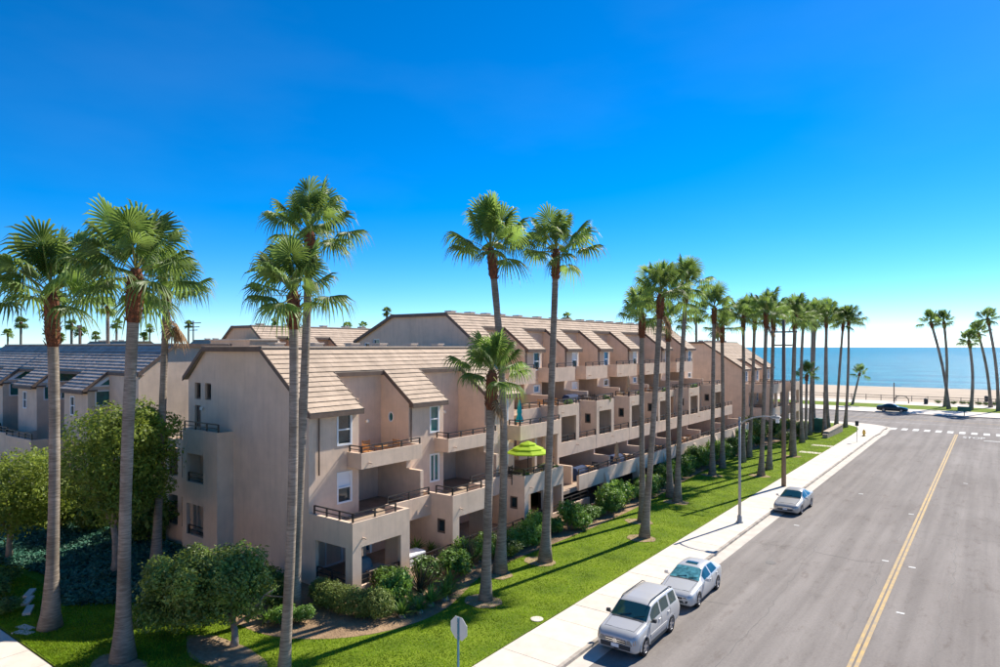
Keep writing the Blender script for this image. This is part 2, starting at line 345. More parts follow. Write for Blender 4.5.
for i in range(22): link('paving_slab', slab2, sw2, (-14.4-1.83*i, 8.5, random.uniform(-.004,.004)))
# far side of the street (mostly outside the picture)
struct('kerb', MB().box(4.24, 4.4, -20, 108, -.17, .003), 'kerb')
struct('sidewalk', MB().box(4.41, 7, -20, 108, -.17, 0), 'concrete')
# lawn slab
lawn_poly = [(-200, 9.87), (-15.42, 9.87)] + lawn_corner + [(-200, 113.18)]
lawn = struct('lawn', MB().slab('z', -.168, .012, lawn_poly), 'lawn')
bed = [(-27.2,20.6),(-31.5,20.4),(-33.0,18.9),(-30.2,17.4),(-27.4,16.2),(-25.6,15.9),(-23.6,16.0),(-21.8,16.9),(-20.5,18.3),(-19.7,20.2),(-19.6,22.2),(-20.2,24.2),(-21.0,26.2),(-21.3,29),(-21.1,33),(-20.9,38),(-20.9,44),(-21.3,50),(-21.9,57),(-22.3,66),(-22.3,76),(-21.6,84),(-21.3,92),(-22.0,100),(-24,104),(-60,104),(-60,84),(-27.2,84)]
def smooth(p, it=2):
    for _ in range(it):
        q = []
        for i in range(len(p)):
            a, b = p[i], p[(i+1) % len(p)]; q += [(a[0]*.75+b[0]*.25, a[1]*.75+b[1]*.25), (a[0]*.25+b[0]*.75, a[1]*.25+b[1]*.75)]
        p = q
    return p
flat('planting_bed', smooth(bed), .022, 'soil')
def patch(x, y, rx, ry, z=.03, m='soil_ring', n=18):
    pts = [(x+rx*math.cos(2*math.pi*k/n)*(1+random.uniform(-.14,.14)), y+ry*math.sin(2*math.pi*k/n)*(1+random.uniform(-.14,.14))) for k in range(n)]
    return flat('soil_patch', smooth(pts, 1), z, m)
patch(-23.7, 14.1, 2.3, .9)
patch(-25.6, 11.2, 1.5, .8)
# painted markings
def paint(name, rects, m, z=-.121):
    mb = MB()
    for a,b,c_,d in rects: mb.add([(a,c_,z),(b,c_,z),(b,d,z),(a,d,z)], [(0,1,2,3)])
    return struct(name, mb, m)
paint('centre_line', [(-4.43,-4.29,-25,109.2), (-4.21,-4.07,-25,109.2)], 'yellow')
for i in range(12): paint('crosswalk_bar', [(-12.2+1.36*i, -11.5+1.36*i, 110.2, 112.8)], 'white_paint')
paint('lane_line', [(-300, 300, 121.0, 121.12)], 'white_paint', -.12); paint('lane_line', [(-300, 300, 132.6, 132.72)], 'white_paint', -.12)
paint('median_line', [(-300,300,126.4,126.52),(-300,300,126.8,126.92)], 'yellow', -.12)
fc = bpy.data.curves.new('stop_lettering', 'FONT'); fc.body = 'STOP'; fc.size = 1.0; fc.align_x = 'CENTER'; fc.extrude = .001
fc.materials.append(MATS['white_paint']); _t = link('tmp_text', fc); bpy.context.view_layer.update(); sm_ = bpy.data.meshes.new_from_object(_t.evaluated_get(bpy.context.evaluated_depsgraph_get())); bpy.data.objects.remove(_t)
fo = link('stop_lettering', sm_, None, (-2.3, 105.4, -.119)); fo.scale = (1.0, 3.1, 1); fo['kind'] = 'structure'
paint('stop_line', [(-1.2, 3.6, 103.6, 104.1)], 'white_paint')
# small survey ticks and pavement marks on the road
for (x, y) in ((-4.9, 42.3), (-3.6, 41.9), (-4.8, 55.2), (-8.7, 60.4), (-3.4, 34.4), (-10.6, 47.2), (-2.1, 70.4)):
    paint('road_tick', [(x-.16, x+.16, y-.09, y+.09)], 'white_paint', -.12)
mh = part('manhole_cover', MB().lathe([(.01,-.128),(.28,-.128),(.28,-.121),(.01,-.121)], n=20), 'manhole', None, loc=(-9.9, 38.2, 0)); mh['label'] = 'dark round manhole cover set in the grey street'; mh['category'] = 'manhole cover'
# far side of the highway
struct('far_kerb', MB().box(-400, 400, 137, 137.2, -.17, .004), 'kerb')
struct('parking_strip', MB().slab('z', -.16, 0, RC(-400, 400, 137.21, 147.2)), 'concrete')
struct('beach_lawn', MB().slab('z', -.16, .015, RC(-400, 400, 147.21, 157)), 'lawn')
struct('beach_path', MB().slab('z', -.16, 0, RC(-400, 400, 157.01, 167)), 'concrete')

# cracks in the asphalt
def crack(pts, w_=.016):
    mb = MB(); prev = None; q = []
    for (x0,y0),(x1,y1) in zip(pts, pts[1:]):
        n = max(2, int(math.hypot(x1-x0, y1-y0)/.5))
        for i in range(n): u = i/n; q.append((x0+(x1-x0)*u+random.uniform(-.09,.09), y0+(y1-y0)*u+random.uniform(-.06,.06)))
    for (a, b), (c_, d) in zip(q, q[1:]):
        t_ = Vector((c_-a, d-b)).normalized()*w_*random.uniform(.4,1.2); mb.add([(a-t_.y,b+t_.x,-.1235),(a+t_.y,b-t_.x,-.1235),(c_+t_.y,d-t_.x,-.1235),(c_-t_.y,d+t_.x,-.1235)], [(0,1,2,3)])
    return struct('road_crack', mb, 'manhole')
for pts in ([(-8.4,20),(-8.2,31),(-8.6,44)], [(-4.9,30),(-4.8,52)], [(-2.0,28),(-1.7,40),(-2.1,58)], [(-12,41.5),(-9.5,41.9),(-6.2,41.4),(-4.5,41.8)], [(-4,50.5),(-1,50.2),(2,50.8)], [(-11.6,63),(-7.5,63.6),(-4.5,63.2)], [(-6.3,66),(-6.1,82),(-6.4,97)], [(-10,76),(-9.8,90)], [(-4,73.5),(3,73.9)], [(-1.2,80),(-1.0,100)], [(-11.9,30.5),(-9.4,30.9)]): crack(pts)
# ------------------------------------------------------------------ building helpers (local x = out of the facade, y = along it)
def railing(parent, p0, p1, z, h=.38, step=1.3, rails=2):
    p0 = Vector((*p0, z)); p1 = Vector((*p1, z)); d = p1-p0; L_ = d.length; t = d.normalized(); nrm = Vector((-t.y, t.x, 0))*.03
    mb = MB()
    for k in range(rails):
        zz = h-.03 - k*(h*.5); a = p0+Vector((0,0,zz)); b = p1+Vector((0,0,zz)); e = Vector((0,0,.055 if k == 0 else .04))
        mb.add([a-nrm,a+nrm,b+nrm,b-nrm,a-nrm+e,a+nrm+e,b+nrm+e,b-nrm+e], [(0,3,2,1),(4,5,6,7),(0,1,5,4),(1,2,6,5),(2,3,7,6),(3,0,4,7)])
    r = part('railing', mb, 'rail', parent)
    n = max(2, int(round(L_/step))+1)
    if 'post' not in POSTS: POSTS['post'] = MB().box(-.035,.035,-.035,.035,0,1).mesh('post', 'rail')
    for i in range(n):
        q = p0 + d*(i/(n-1)); o = link('post', POSTS['post'], r, q-Vector((0,0,.03))); o.scale = (1,1,h+.03)
    return r
POSTS = {}
def window(parent, pl, pos, sgn, a0, a1, b0, b1, style='sash', glass='glass_teal', name='window', fm='white_frame'):
    """white frame a little proud of the wall, glass set back"""
    f = MB(); w_ = .095; t0, t1 = sorted((pos-sgn*.08, pos+sgn*.035))
    f.pbox(pl, a0, a1, b0, b0+w_, t0, t1); f.pbox(pl, a0, a1, b1-w_, b1, t0, t1)
    f.pbox(pl, a0, a0+w_, b0+w_, b1-w_, t0, t1); f.pbox(pl, a1-w_, a1, b0+w_, b1-w_, t0, t1)
    mz = (b0+b1)/2; ma = (a0+a1)/2; u0, u1 = sorted((pos-sgn*.07, pos+sgn*.015))
    if style == 'sash': f.pbox(pl, a0+w_, a1-w_, mz-.035, mz+.035, u0, u1)
    if style == 'slide': f.pbox(pl, ma-.035, ma+.035, b0+w_, b1-w_, u0, u1)
    fr = part(name, f, fm, parent)
    q0, q1 = sorted((pos-sgn*.10, pos-sgn*.06))
    if style == 'sash':
        part('pane', MB().pbox(pl, a0+.02, a1-.02, b0+.02, mz, q0, q1), glass if glass != 'blind_mix' else 'glass_dark', fr)
        part('pane', MB().pbox(pl, a0+.02, a1-.02, mz+.001, b1-.02, q0, q1), glass if glass != 'blind_mix' else 'blind', fr)
    elif style == 'slide':
        part('pane', MB().pbox(pl, a0+.02, ma, b0+.02, b1-.02, q0, q1), glass, fr)
        part('pane', MB().pbox(pl, ma+.001, a1-.02, b0+.02, b1-.02, q0, q1), glass, fr)
    else: part('pane', MB().pbox(pl, a0+.02, a1-.02, b0+.02, b1-.02, q0, q1), glass, fr)
    return fr
def roof(parent, segs, ze, slope, Rr, vflat, zback, vback, tile='tile', ends=(0.2, 0.2), over=.35, vents=True):
    """segs: (y0, y1, vfront). Front slope built of tile courses, flat top, short back slope."""
    zr = lambda v: ze - slope*v
    ytop0, ytop1 = segs[0][0]-ends[0], segs[-1][1]+ends[1]
    zt = zr(-Rr)
    mb = MB()
    for i, (a, b, vf) in enumerate(segs):
        A = a-(ends[0] if i == 0 else 0); B = b+(ends[1] if i == len(segs)-1 else 0)
        mb.slab('y', A, B, [(vf, zr(vf)-.14), (vf, zr(vf)), (-Rr, zt), (vflat, zt), (vback, zback), (vback, zback-.14), (vflat, zt-.14), (-Rr, zt-.14)])
    rf = part('roof', mb, 'flatroof' if tile == 'tile' else 'flatroof', parent)
    dv = .305; k = 0; cs = math.hypot(1, slope)
    while True:
        vl = over - k*dv
        if vl - dv < -Rr: break
        iv = []
        for i, (a, b, vf) in enumerate(segs):
            if vl <= vf+.02:
                A = a-(ends[0] if i == 0 else 0); B = b+(ends[1] if i == len(segs)-1 else 0)
                if iv and abs(iv[-1][1]-A) < 1e-3: iv[-1][1] = B
                else: iv.append([A, B])
        for A, B in iv:
            m_ = MB(); n = max(1, int((B-A)/.36)); ww = (B-A)/n; sh = random.uniform(-.012, .012)
            for j in range(n):
                y0, y1 = A+j*ww+.0015, A+(j+1)*ww-.0015; e = random.uniform(-.004, .005); g = random.uniform(-.006,.006)
                vlo = vl+.03+g+sh; vhi = vl-dv-.03; zl = zr(vl+.03)+.012; th = .062+e
                m_.add([(vlo-.07,y0,zl+.05),(vlo-.07,y1,zl+.05),(vlo,y0,zl+th),(vlo,y1,zl+th),(vhi,y0,zr(vhi)+.012),(vhi,y1,zr(vhi)+.012)], [(0,1,3,2),(2,3,5,4),(0,2,4),(1,5,3)])
            part('tile_course', m_, tile, rf)
        k += 1
    part('ridge_cap', MB().box(-Rr-.18, -Rr+.16, ytop0, ytop1, zt+.001, zt+.10), 'cap', rf)
    part('back_cap', MB().box(vflat-.1, vflat+.2, ytop0, ytop1, zt+.001, zt+.09), 'cap', rf)
    # eave boards and rakes
    for i, (a, b, vf) in enumerate(segs):
        A = a-(ends[0] if i == 0 else 0); B = b+(ends[1] if i == len(segs)-1 else 0)
        part('eave_board', MB().box(vf-.02, vf+.035, A, B, zr(vf)-.24, zr(vf)-.005), 'trim', parent)
        part('soffit', MB().box(vf-.42, vf-.025, A+.03, B-.03, zr(vf)-.20, zr(vf)-.15), 'trim', parent)
        for side, yy in ((-1, A), (1, B)):
            j = i+side
            low = over if False else vf
            nb = segs[j][2] if 0 <= j < len(segs) else -1e9
            if nb < vf-.1:
                v1 = max(nb, -Rr) if nb > -1e8 else -Rr
                y0, y1 = (yy-.05, yy-.002) if side < 0 else (yy+.002, yy+.05)
                pts = [(vf+.03, zr(vf)-.24), (vf+.03, zr(vf)+.05), (v1, zr(v1)+.07), (v1, zr(v1)-.20)]
                part('rake_board', MB().slab('y', y0, y1, pts), 'trim', parent)
                if nb < -1e8:
                    part('rake_board', MB().slab('y', y0, y1, [(-Rr-.001, zt-.20), (-Rr-.001, zt+.07), (vflat, zt+.07), (vflat, zt-.2)]), 'trim', parent)
                    part('rake_board', MB().slab('y', y0, y1, [(vflat-.001, zt-.2), (vflat-.001, zt+.07), (vback-.03, zback+.05), (vback-.03, zback-.22)]), 'trim', parent)
    if vents:
        y = segs[0][0]+1.5
        while y < segs[-1][1]-1:
            v = MB().box(-Rr-1.3, -Rr-.7, y-.28, y+.28, zt-.02, zt+.22); v.box(-Rr-1.36, -Rr-.64, y-.34, y+.34, zt+.221, zt+.30)
            part('roof_vent', v, 'vent', rf); y += random.uniform(2.0, 3.3)
    return rf
T = .22   # wall thickness
def bay(parent, y0, y1, vrec, z0, ze, slope, st, holes, left=True, right=True, zl=None, extra_side=()):
    part('bay_wall', MB().slab('x', -T, 0, RC(y0, y1, z0, ze-.02), holes), st, parent)
    zl = zl if zl is not None else z0
    pts = [(-T-.002, zl), (-T-.002, ze-.1+slope*T), (vrec, ze-slope*vrec-.12), (vrec, zl)]
    if left: part('side_wall', MB().slab('y', y0+.002, y0+T, pts, extra_side), st, parent)
    if right: part('side_wall', MB().slab('y', y1-T, y1-.002, pts), st, parent)
def spout(parent, pl, pos, a, b):
    """short scupper pipe sticking out of a parapet"""
    mb = MB(); mb.tube([(pos-.02, a, b), (pos+.26, a, b-.02)] if pl == 'x' else [(a, pos+.02, b), (a, pos-.26, b-.02)], .035, 6); part('scupper', mb, 'stucco', parent)

# ------------------------------------------------------------------ the near block
def block_near():
    t = thing('apartment_building', 'three-storey tan stucco block with shaded gable end, patio boxes and brown tiled roof', 'building', (-27.1, 20.7, 0))
    ze, sl_ = 8.7, .776; vr = -2.3; end = 17.4
    bays = [(0, 3.2), (6.95, 9.95), (14.05, 17.4)]
    gh = [RC(-10.6,-9.95,8.66,9.62), RC(-9.5,-8.85,8.66,9.62), RC(-10.6,-9.95,6.3,8.3)]
    part('gable_wall', MB().slab('y', -.002, T, [(0,0),(0,8.66),(-3.8,11.55),(-9.4,11.55),(-11.3,9.8),(-11.3,0)], gh), 'stucco2', t)
    part('gable_wall', MB().slab('y', end-T, end, [(0,0),(0,8.66),(-3.8,11.55),(-9.4,11.55),(-11.3,9.8),(-11.3,0)]), 'stucco', t)
    part('back_wall', MB().box(-11.3, -11.3+T, T+.002, end-T-.002, 0, 9.75), 'stucco', t)
    for h in gh[:2]:
        window(t, 'y', .17, -1, h[0][0], h[1][0], h[0][1], h[2][1], 'plain', 'glass_dark', fm='trim')
    part('rear_door', MB().box(-10.6, -9.95, .14, .18, 6.3, 8.3), 'trim', t)
    part('wall_lamp', MB().lathe([(.02,0),(.09,.02),(.09,.16),(.05,.2)], n=10), 'lamp_white', t, loc=(-9.7, -.1, 8.05))
    # reveal joints across the gable wall
    for z in (5.55, 2.75): part('reveal_joint', MB().box(-6.4, -.3, -.012, -.001, z, z+.025), 'stucco2', t)
    # rear stair/balcony stack at the far corner of the gable
    st = 'stucco2'
    part('balcony_stack', MB().slab('y', -.95, -.75, RC(-10.2,-6.6,0,7.06), [RC(-9.75,-8.0,4.1,5.7), RC(-9.75,-8.0,1.13,2.87)]), st, t)
    part('balcony_stack', MB().slab('x', -6.8, -6.602, RC(-.748,-.004,0,7.05)), st, t)
    part('balcony_stack', MB().slab('x', -10.2, -10.0, RC(-.748,-.004,0,7.05), [RC(-.6,-.15,1.2,2.8)]), st, t)
    for z in (.9, 3.85, 6.3): part('balcony_floor', MB().box(-9.99, -6.81, -.747, -.004, z-.2, z), 'deck', t)
    for z in (4.1, 1.13): railing(t, (-9.7, -.85), (-8.05, -.85), z, .5)
    railing(t, (-10.15, -.85), (-6.65, -.85), 7.06, .42, 1.1)
    part('balcony_stack', MB().slab('y', -.3, -.1, RC(-13.4,-10.21,0,6.2), [RC(-11.5,-10.5,4.0,5.7), RC(-13.0,-12.0,4.0,5.7), RC(-11.5,-10.5,1.1,2.85), RC(-13.0,-12.0,1.1,2.85)]), st, t)
    part('balcony_stack', MB().box(-13.4, -13.2, -.098, 3.0, 0, 6.2), st, t)
    part('balcony_inner_wall', MB().box(-13.19, -11.32, 1.6, 1.8, 0, 6.2), st, t)
    for z in (.9, 3.8, 5.6): part('balcony_floor', MB().box(-13.19, -11.32, -.098, 1.598, z-.2, z), 'deck', t)
    railing(t, (-13.3, -.2), (-10.3, -.2), 6.2, .5)
    for z in (4.0, 1.1): railing(t, (-11.5, -.2), (-10.5, -.2), z, .5); railing(t, (-13.0, -.2), (-12.0, -.2), z, .5)
    # roof
    roof(t, [(0,3.2,.35),(3.2,6.95,vr+.25),(6.95,9.95,.35),(9.95,14.05,vr+.25),(14.05,end,.35)], ze, sl_, 3.8, -9.4, 9.9, -11.55, 'tile')
    # front
    wins = {0: ((1.72,2.72,6.6,8.25),(1.72,2.72,3.62,5.25)), 1: ((1.75,2.6,6.55,8.2),(1.75,2.6,3.6,5.3)), 2: ((1.75,2.6,6.6,8.2),(1.75,2.6,3.6,5.25))}
    for i, (a, b) in enumerate(bays):
        hs_ = [RC(a+w0, a+w1, z0, z1) for w0,w1,z0,z1 in wins[i]]
        ov = [[(-1.45+.17*math.cos(2*math.pi*k/14), 7.6+.26*math.sin(2*math.pi*k/14)) for k in range(14)]] if i == 1 else []
        bay(t, a+(.002 if i else T+.002), b-(.002 if i < 2 else T+.002), vr, 2.86, ze, sl_, 'stucco', hs_, left=i > 0, right=i < 2, extra_side=ov)
        for k, (w0,w1,z0,z1) in enumerate(wins[i]):
            window(t, 'x', 0, 1, a+w0, a+w1, z0, z1, 'slide' if (i, k) == (1, 1) else 'sash', 'glass_teal' if i != 0 else ('glass_dark' if k == 0 else 'blind_mix'))
        part('downspout', MB().tube([(.08, a+.55 if i == 0 else a+.12, 8.45), (.08, a+.55 if i == 0 else a+.12, 5.3 if i == 0 else 5.6)], .045, 6), 'trim', t)
    fr = MB(); pts_o = [(-1.45+.22*math.cos(2*math.pi*k/14), 7.6+.31*math.sin(2*math.pi*k/14)) for k in range(14)]; pts_i = [(-1.45+.165*math.cos(2*math.pi*k/14), 7.6+.25*math.sin(2*math.pi*k/14)) for k in range(14)]
    fr.slab('y', 6.93, 7.05, pts_o, [pts_i]); ow = part('oval_window', fr, 'white_frame', t); part('pane', MB().slab('y', 7.0, 7.03, [(-1.45+.17*math.cos(2*math.pi*k/14), 7.6+.255*math.sin(2*math.pi*k/14)) for k in range(14)]), 'glass_teal', ow)
    for (a, b) in ((3.2, 6.95), (9.95, 14.05)):
        part('recess_wall', MB().slab('x', vr-T, vr, RC(a-.4, b+.4, 2.86, ze-sl_*vr-.12), [RC(a+.2, a+1.9, 5.62, 7.7)]), 'stucco', t)
        window(t, 'x', vr-.02, 1, a+.2, a+1.9, 5.62, 7.7, 'slide', 'glass_dark', name='sliding_door')
        part('wall_lamp', MB().lathe([(.02,0),(.10,.03),(.10,.15),(.04,.2)], n=10), 'lamp_white', t, loc=(vr+.1, a+2.6, 7.3))
        # stepped fin wall between the second-floor decks
        part('fin_wall', MB().slab('y', b-.25, b-.003, [(vr+.002,2.86),(vr+.002,5.45),(.25,5.45),(.25,4.75),(1.15,4.75),(1.15,2.86)]), 'stucco', t)
        part('corner_pier', MB().box(.003, .4, b-.6, b-.252, 4.86, 5.46), 'stucco', t)
        # third-floor balcony
        part('balcony_floor', MB().box(vr+.002, -.001, a+.004, b-.254, 5.40, 5.58), 'deck', t)
        part('balcony_floor', MB().box(.001, .9, a-.6, b-.05, 5.46, 5.62), 'stucco', t)
        part('balcony_parapet', MB().box(.901, 1.1, a-.8, b-.05, 5.44, 6.24), 'stucco', t)
        part('balcony_parapet', MB().box(.003, .899, a-.8, a-.602, 5.44, 6.24), 'stucco', t)
        part('balcony_parapet', MB().box(.003, .899, b-.249, b-.05, 5.44, 6.24), 'stucco', t)
        railing(t, (1.0, a-.7), (1.0, b-.15), 6.24, .34); railing(t, (.1, a-.7), (1.0, a-.7), 6.24, .34, .9)
        spout(t, 'x', 1.1, a-.3, 5.72)
    # last upper balcony, filling the corner towards the long block
    a, b = 17.4, 21.9
    part('balcony_floor', MB().box(-.9, .899, a+.004, b-.2, 5.46, 5.62), 'deck', t)
    part('balcony_parapet', MB().box(.901, 1.1, a-.8, b, 5.30, 6.3), 'stucco', t); part('balcony_parapet', MB().box(.003, .899, a-.8, a-.602, 5.30, 6.3), 'stucco', t); part('balcony_parapet', MB().box(-.9, .899, b-.199, b-.001, 5.3, 6.3), 'stucco', t)
    railing(t, (1.0, a-.7), (1.0, b-.15), 6.3, .36); railing(t, (.1, a-.7), (1.0, a-.7), 6.3, .36, .9)
    for y in (18.6, 20.0, 21.6): part('balcony_post', MB().box(.7, .95, y, y+.25, 2.87, 5.299), 'stucco', t)
    # second-floor deck and ground-floor patio boxes
    part('deck_floor', MB().box(vr, 1.4, 0.25, 18.7, 2.62, 2.85), 'deck', t)
    boxes = [(0, 3.75), (7.1, 10.65), (14.05, 18.75)]
    part('patio_wall', MB().box(-1.2, -1.0, .3, 18.7, 0, 2.62), 'stucco', t)
    part('patio_floor', MB().box(-1.0, 3.15, .05, 18.7, 0.02, .16), 'deck', t)
    for i, (a, b) in enumerate(boxes):
        ops = [RC(a+.55, b-.62, .48, 2.3)] if i < 2 else [RC(a+.45, a+2.2, .48, 2.3), RC(a+3.35, a+4.5, .48, 2.3)]
        part('patio_box', MB().slab('x', 3.0, 3.2, RC(a, b, 0, 3.51), ops), 'stucco', t)
        side_h = [RC(.5, 2.7, .49, 2.3)] if i == 0 else [RC(2.05, 2.65, 1.35, 2.15)]
        part('patio_box', MB().slab('y', a, a+.2, RC(.004 if i == 0 else -.98, 2.998, 0, 3.51), side_h), 'stucco2' if i == 0 else 'stucco', t)
        part('patio_box', MB().slab('y', b-.2, b, RC(1.62, 2.998, 0, 3.51)), 'stucco', t)
        part('deck_floor', MB().box(1.402, 2.998, a+.202, b-.202, 2.63, 2.86), 'deck', t)
        for op in ops: railing(t, (3.08, op[0][0]), (3.08, op[1][0]), .48, .45)
        # patio pier and door inside
        part('patio_column', MB().box(1.0, 1.3, b-1.5, b-1.2, .16, 2.6), 'stucco', t)
        window(t, 'x', -1.0+.04, 1, a+.7, a+2.9, .2, 2.25, 'slide', 'glass_dark', name='sliding_door')
        zt = 3.51
        railing(t, (3.1, a+.1), (3.1, b-.9 if i < 2 else b-1.2), zt, .42, 1.2); railing(t, (.3 if i == 0 else 1.9, a+.1), (3.1, a+.1), zt, .42, 1.1)
        spout(t, 'x', 3.2, a+.62, 2.72)
        if i: window(t, 'y', a+.07, -1, 2.05, 2.65, 1.35, 2.15, 'plain', 'glass_dark', fm='trim')
    railing(t, (.5, .1), (2.7, .1), .49, .5, 1.1)
    window(t, 'y', 3.3, -1, .2, .8, .9, 2.1, 'plain', 'glass_blue')
    for (a, b) in ((3.75, 7.1), (10.65, 14.05)):
        part('deck_parapet', MB().box(1.402, 1.6, a+.002, b-.002, 2.27, 3.40), 'stucco', t)
        railing(t, (1.5, a+.1), (1.5, b-.1), 3.40, .42, 1.4)
        part('garden_wall', MB().box(3.0, 3.19, a+.002, b-.002, 0, .42), 'stucco', t)
        railing(t, (3.1, a+.05), (3.1, b-.05), .42, .45, 1.2)
        spout(t, 'x', 1.6, b-.5, 2.9)
    part('garden_wall', MB().box(3.0, 3.19, 18.752, 22.5, 0, .7), 'stucco', t); railing(t, (3.1, 18.8), (3.1, 22.4), .7, .5, 1.2)
    # inside the near patio
    return t
near = block_near()

# ------------------------------------------------------------------ the long middle block
def block_mid():
    t = thing('apartment_building', 'long four-storey tan block with repeating stepped balconies and sawtooth roof', 'building', (-31.0, 39.4, 0))
    ze, sl_, vr = 11.75, .76, -2.3
    starts = [0, 5.7, 12.0, 18.15, 24.7, 33.4, 40.6]; wd = 2.55; end = 43.4
    bays = [(s_, s_+wd) for s_ in starts]; bays[-1] = (40.6, end)
    segs = []
    for i, (a, b) in enumerate(bays):
        segs.append((a, b, .35))
        if i < len(bays)-1: segs.append((b, bays[i+1][0], vr+.25))
    roof(t, segs, ze, sl_, 3.4, -9.4, 12.2, -14.1, 'tile')
    zt = ze+sl_*3.4
    gp = [(0,0),(0,ze-.04),(-3.4,zt-.1),(-9.4,zt-.1),(-14.0,12.1),(-14.0,0)]
    part('gable_wall', MB().slab('y', 0, T, gp, [RC(-13.0,-12.3,11.2,12.1), RC(-11.9,-11.1,11.2,12.4)]), 'stucco', t)
    for a_, b_, c_, d_ in ((-13.0,-12.3,11.2,12.1), (-11.9,-11.1,11.2,12.4)): window(t, 'y', .1, -1, a_, b_, c_, d_, 'plain', 'glass_dark')
    part('gable_wall', MB().slab('y', end-T, end, gp), 'stucco', t)
    part('back_wall', MB().box(-14.0, -14.0+T, T+.002, end-T-.002, 0, 12), 'stucco', t)
    for i, (a, b) in enumerate(bays):
        h1 = RC(a+1.25, a+2.25, 9.72, 11.28); h2 = RC(a+1.25, a+2.2, 7.85, 8.5)
        bay(t, a+(.002 if i else T+.002), b-(.002 if i < len(bays)-1 else T+.002), vr, 6.72, ze, sl_, 'stucco', [h1, h2], left=i > 0, right=i < len(bays)-1)
        window(t, 'x', 0, 1, a+1.25, a+2.25, 9.72, 11.28, 'sash', ('glass_blue','glass_dark','blind_mix','glass_blue','blind_mix','glass_dark','glass_blue')[i]); window(t, 'x', 0, 1, a+1.25, a+2.2, 7.85, 8.5, 'plain', ('glass_dark', 'glass_blue', 'blind')[i % 3])
        part('downspout', MB().tube([(.08, a+.12, 11.4), (.08, a+.12, 9.9)], .045, 6), 'trim', t)
        if i < len(bays)-1:
            n = bays[i+1][0]
            part('recess_wall', MB().slab('x', vr-T, vr, RC(b-.4, n+.4, 6.72, ze-sl_*vr-.12), [RC(b+.3, b+1.9, 9.4, 11.4), RC(b+.3, b+1.9, 6.8, 8.6)]), 'stucco', t)
            window(t, 'x', vr-.02, 1, b+.3, b+1.9, 9.4, 11.4, 'slide', 'glass_dark', 'sliding_door'); window(t, 'x', vr-.02, 1, b+.3, b+1.9, 6.8, 8.6, 'slide', 'glass_dark', 'sliding_door')
            part('balcony_floor', MB().box(vr+.002, -.001, b+.004, n-.254, 9.02, 9.2), 'deck', t)
            part('balcony_floor', MB().box(.001, .9, b-.4, n-.05, 9.02, 9.2), 'stucco', t)
            part('balcony_parapet', MB().box(.901, 1.1, b-.6, n-.05, 8.75, 9.95), 'stucco', t)
            part('balcony_parapet', MB().box(.003, .899, b-.6, b-.402, 8.75, 9.95), 'stucco', t)
            part('balcony_parapet', MB().box(.003, .899, n-.249, n-.05, 8.75, 9.95), 'stucco', t)
            railing(t, (1.0, b-.5), (1.0, n-.15), 9.95, .34, 1.3)
            part('fin_wall', MB().slab('y', n-.25, n-.003, [(vr+.002,6.72),(vr+.002,8.98),(.1,8.98),(.1,7.85),(2.4,7.85),(2.4,6.72)]), 'stucco', t)
            spout(t, 'x', 1.1, b-.1, 9.1)
    # third-floor boxes, zig-zag front
    part('deck_floor', MB().box(vr, 3.0, .3, end+1.2, 6.45, 6.7), 'deck', t)
    part('inner_wall', MB().box(.2, .42, .3, end, 0, 6.44), 'stucco', t)
    bs = [3.3, 9.25, 15.4, 21.7, 29.8, 37.6]; bw = 3.1
    def rec(a, b, first=False):
        part('recess_parapet', MB().slab('x', 3.0, 3.2, RC(a+.002, b-.002, 3.45, 7.1), [] if first else [RC(a+.3, b-.35, 3.9, 6.4)]), 'stucco', t); railing(t, (3.1, a+.1), (3.1, b-.1), 7.1, .42, 1.4)
        if not first:
            part('front_band', MB().box(4.5, 4.69, a+.002, b-.002, 3.4, 4.5), 'stucco', t); railing(t, (4.6, a+.05), (4.6, b-.05), 4.5, .45, 1.2)
            part('band_floor', MB().box(3.202, 4.498, a+.002, b-.002, 3.42, 3.7), 'deck', t)
    prev = .3
    for i, a in enumerate(bs):
        b = a+bw
        rec(prev, a, i == 0)
        part('box_front', MB().slab('x', 4.5, 4.7, RC(a, b, 3.4, 7.27), [RC(a+.45, b-.45, 4.45, 6.4)]), 'stucco', t)
        part('box_side', MB().slab('y', a, a+.2, RC(1.5, 4.498, 3.4, 7.27), [RC(3.6, 4.15, 5.4, 6.2)]), 'stucco', t)
        window(t, 'y', a+.07, -1, 3.6, 4.15, 5.4, 6.2, 'plain', 'glass_dark', fm='trim')
        part('box_side', MB().slab('y', b-.2, b, RC(1.5, 4.498, 3.4, 7.27)), 'stucco', t)
        part('deck_floor', MB().box(3.002, 4.498, a+.202, b-.202, 6.47, 6.72), 'deck', t)
        part('box_floor', MB().box(.43, 4.498, a+.202, b-.202, 3.42, 3.7), 'stucco', t)
        window(t, 'x', .46, 1, a+.6, a+2.4, 3.75, 6.1, 'slide', 'glass_dark', 'sliding_door')
        railing(t, (4.6, a+.45), (4.6, b-.45), 4.45, .5, 1.1); railing(t, (4.6, a+.1), (4.6, b-.3), 7.27, .42, 1.4); railing(t, (3.3, a+.1), (4.6, a+.1), 7.27, .42, 1.2)
        spout(t, 'x', 4.7, a+.5, 6.75); spout(t, 'x', 4.7, b-.4, 4.1)
        part('box_column', MB().box(2.2, 2.5, b-1.3, b-1.0, 3.72, 6.44), 'stucco', t)
        prev = b
    rec(prev, end+1.0)
    part('floor_slab', MB().box(.43, 2.99, .3, end, 3.46, 3.7), 'stucco', t)
    # second floor: one long parapet, decks divided by stepped pony walls
    part('long_parapet', MB().box(6.8, 7.0, 2.4, end+1.2, 1.38, 2.46), 'stucco', t)
    railing(t, (6.9, 2.5), (6.9, end+1.1), 2.46, .42, 1.5)
    part('deck_floor', MB().box(.43, 6.79, .3, end+1.0, 1.35, 1.6), 'deck', t)
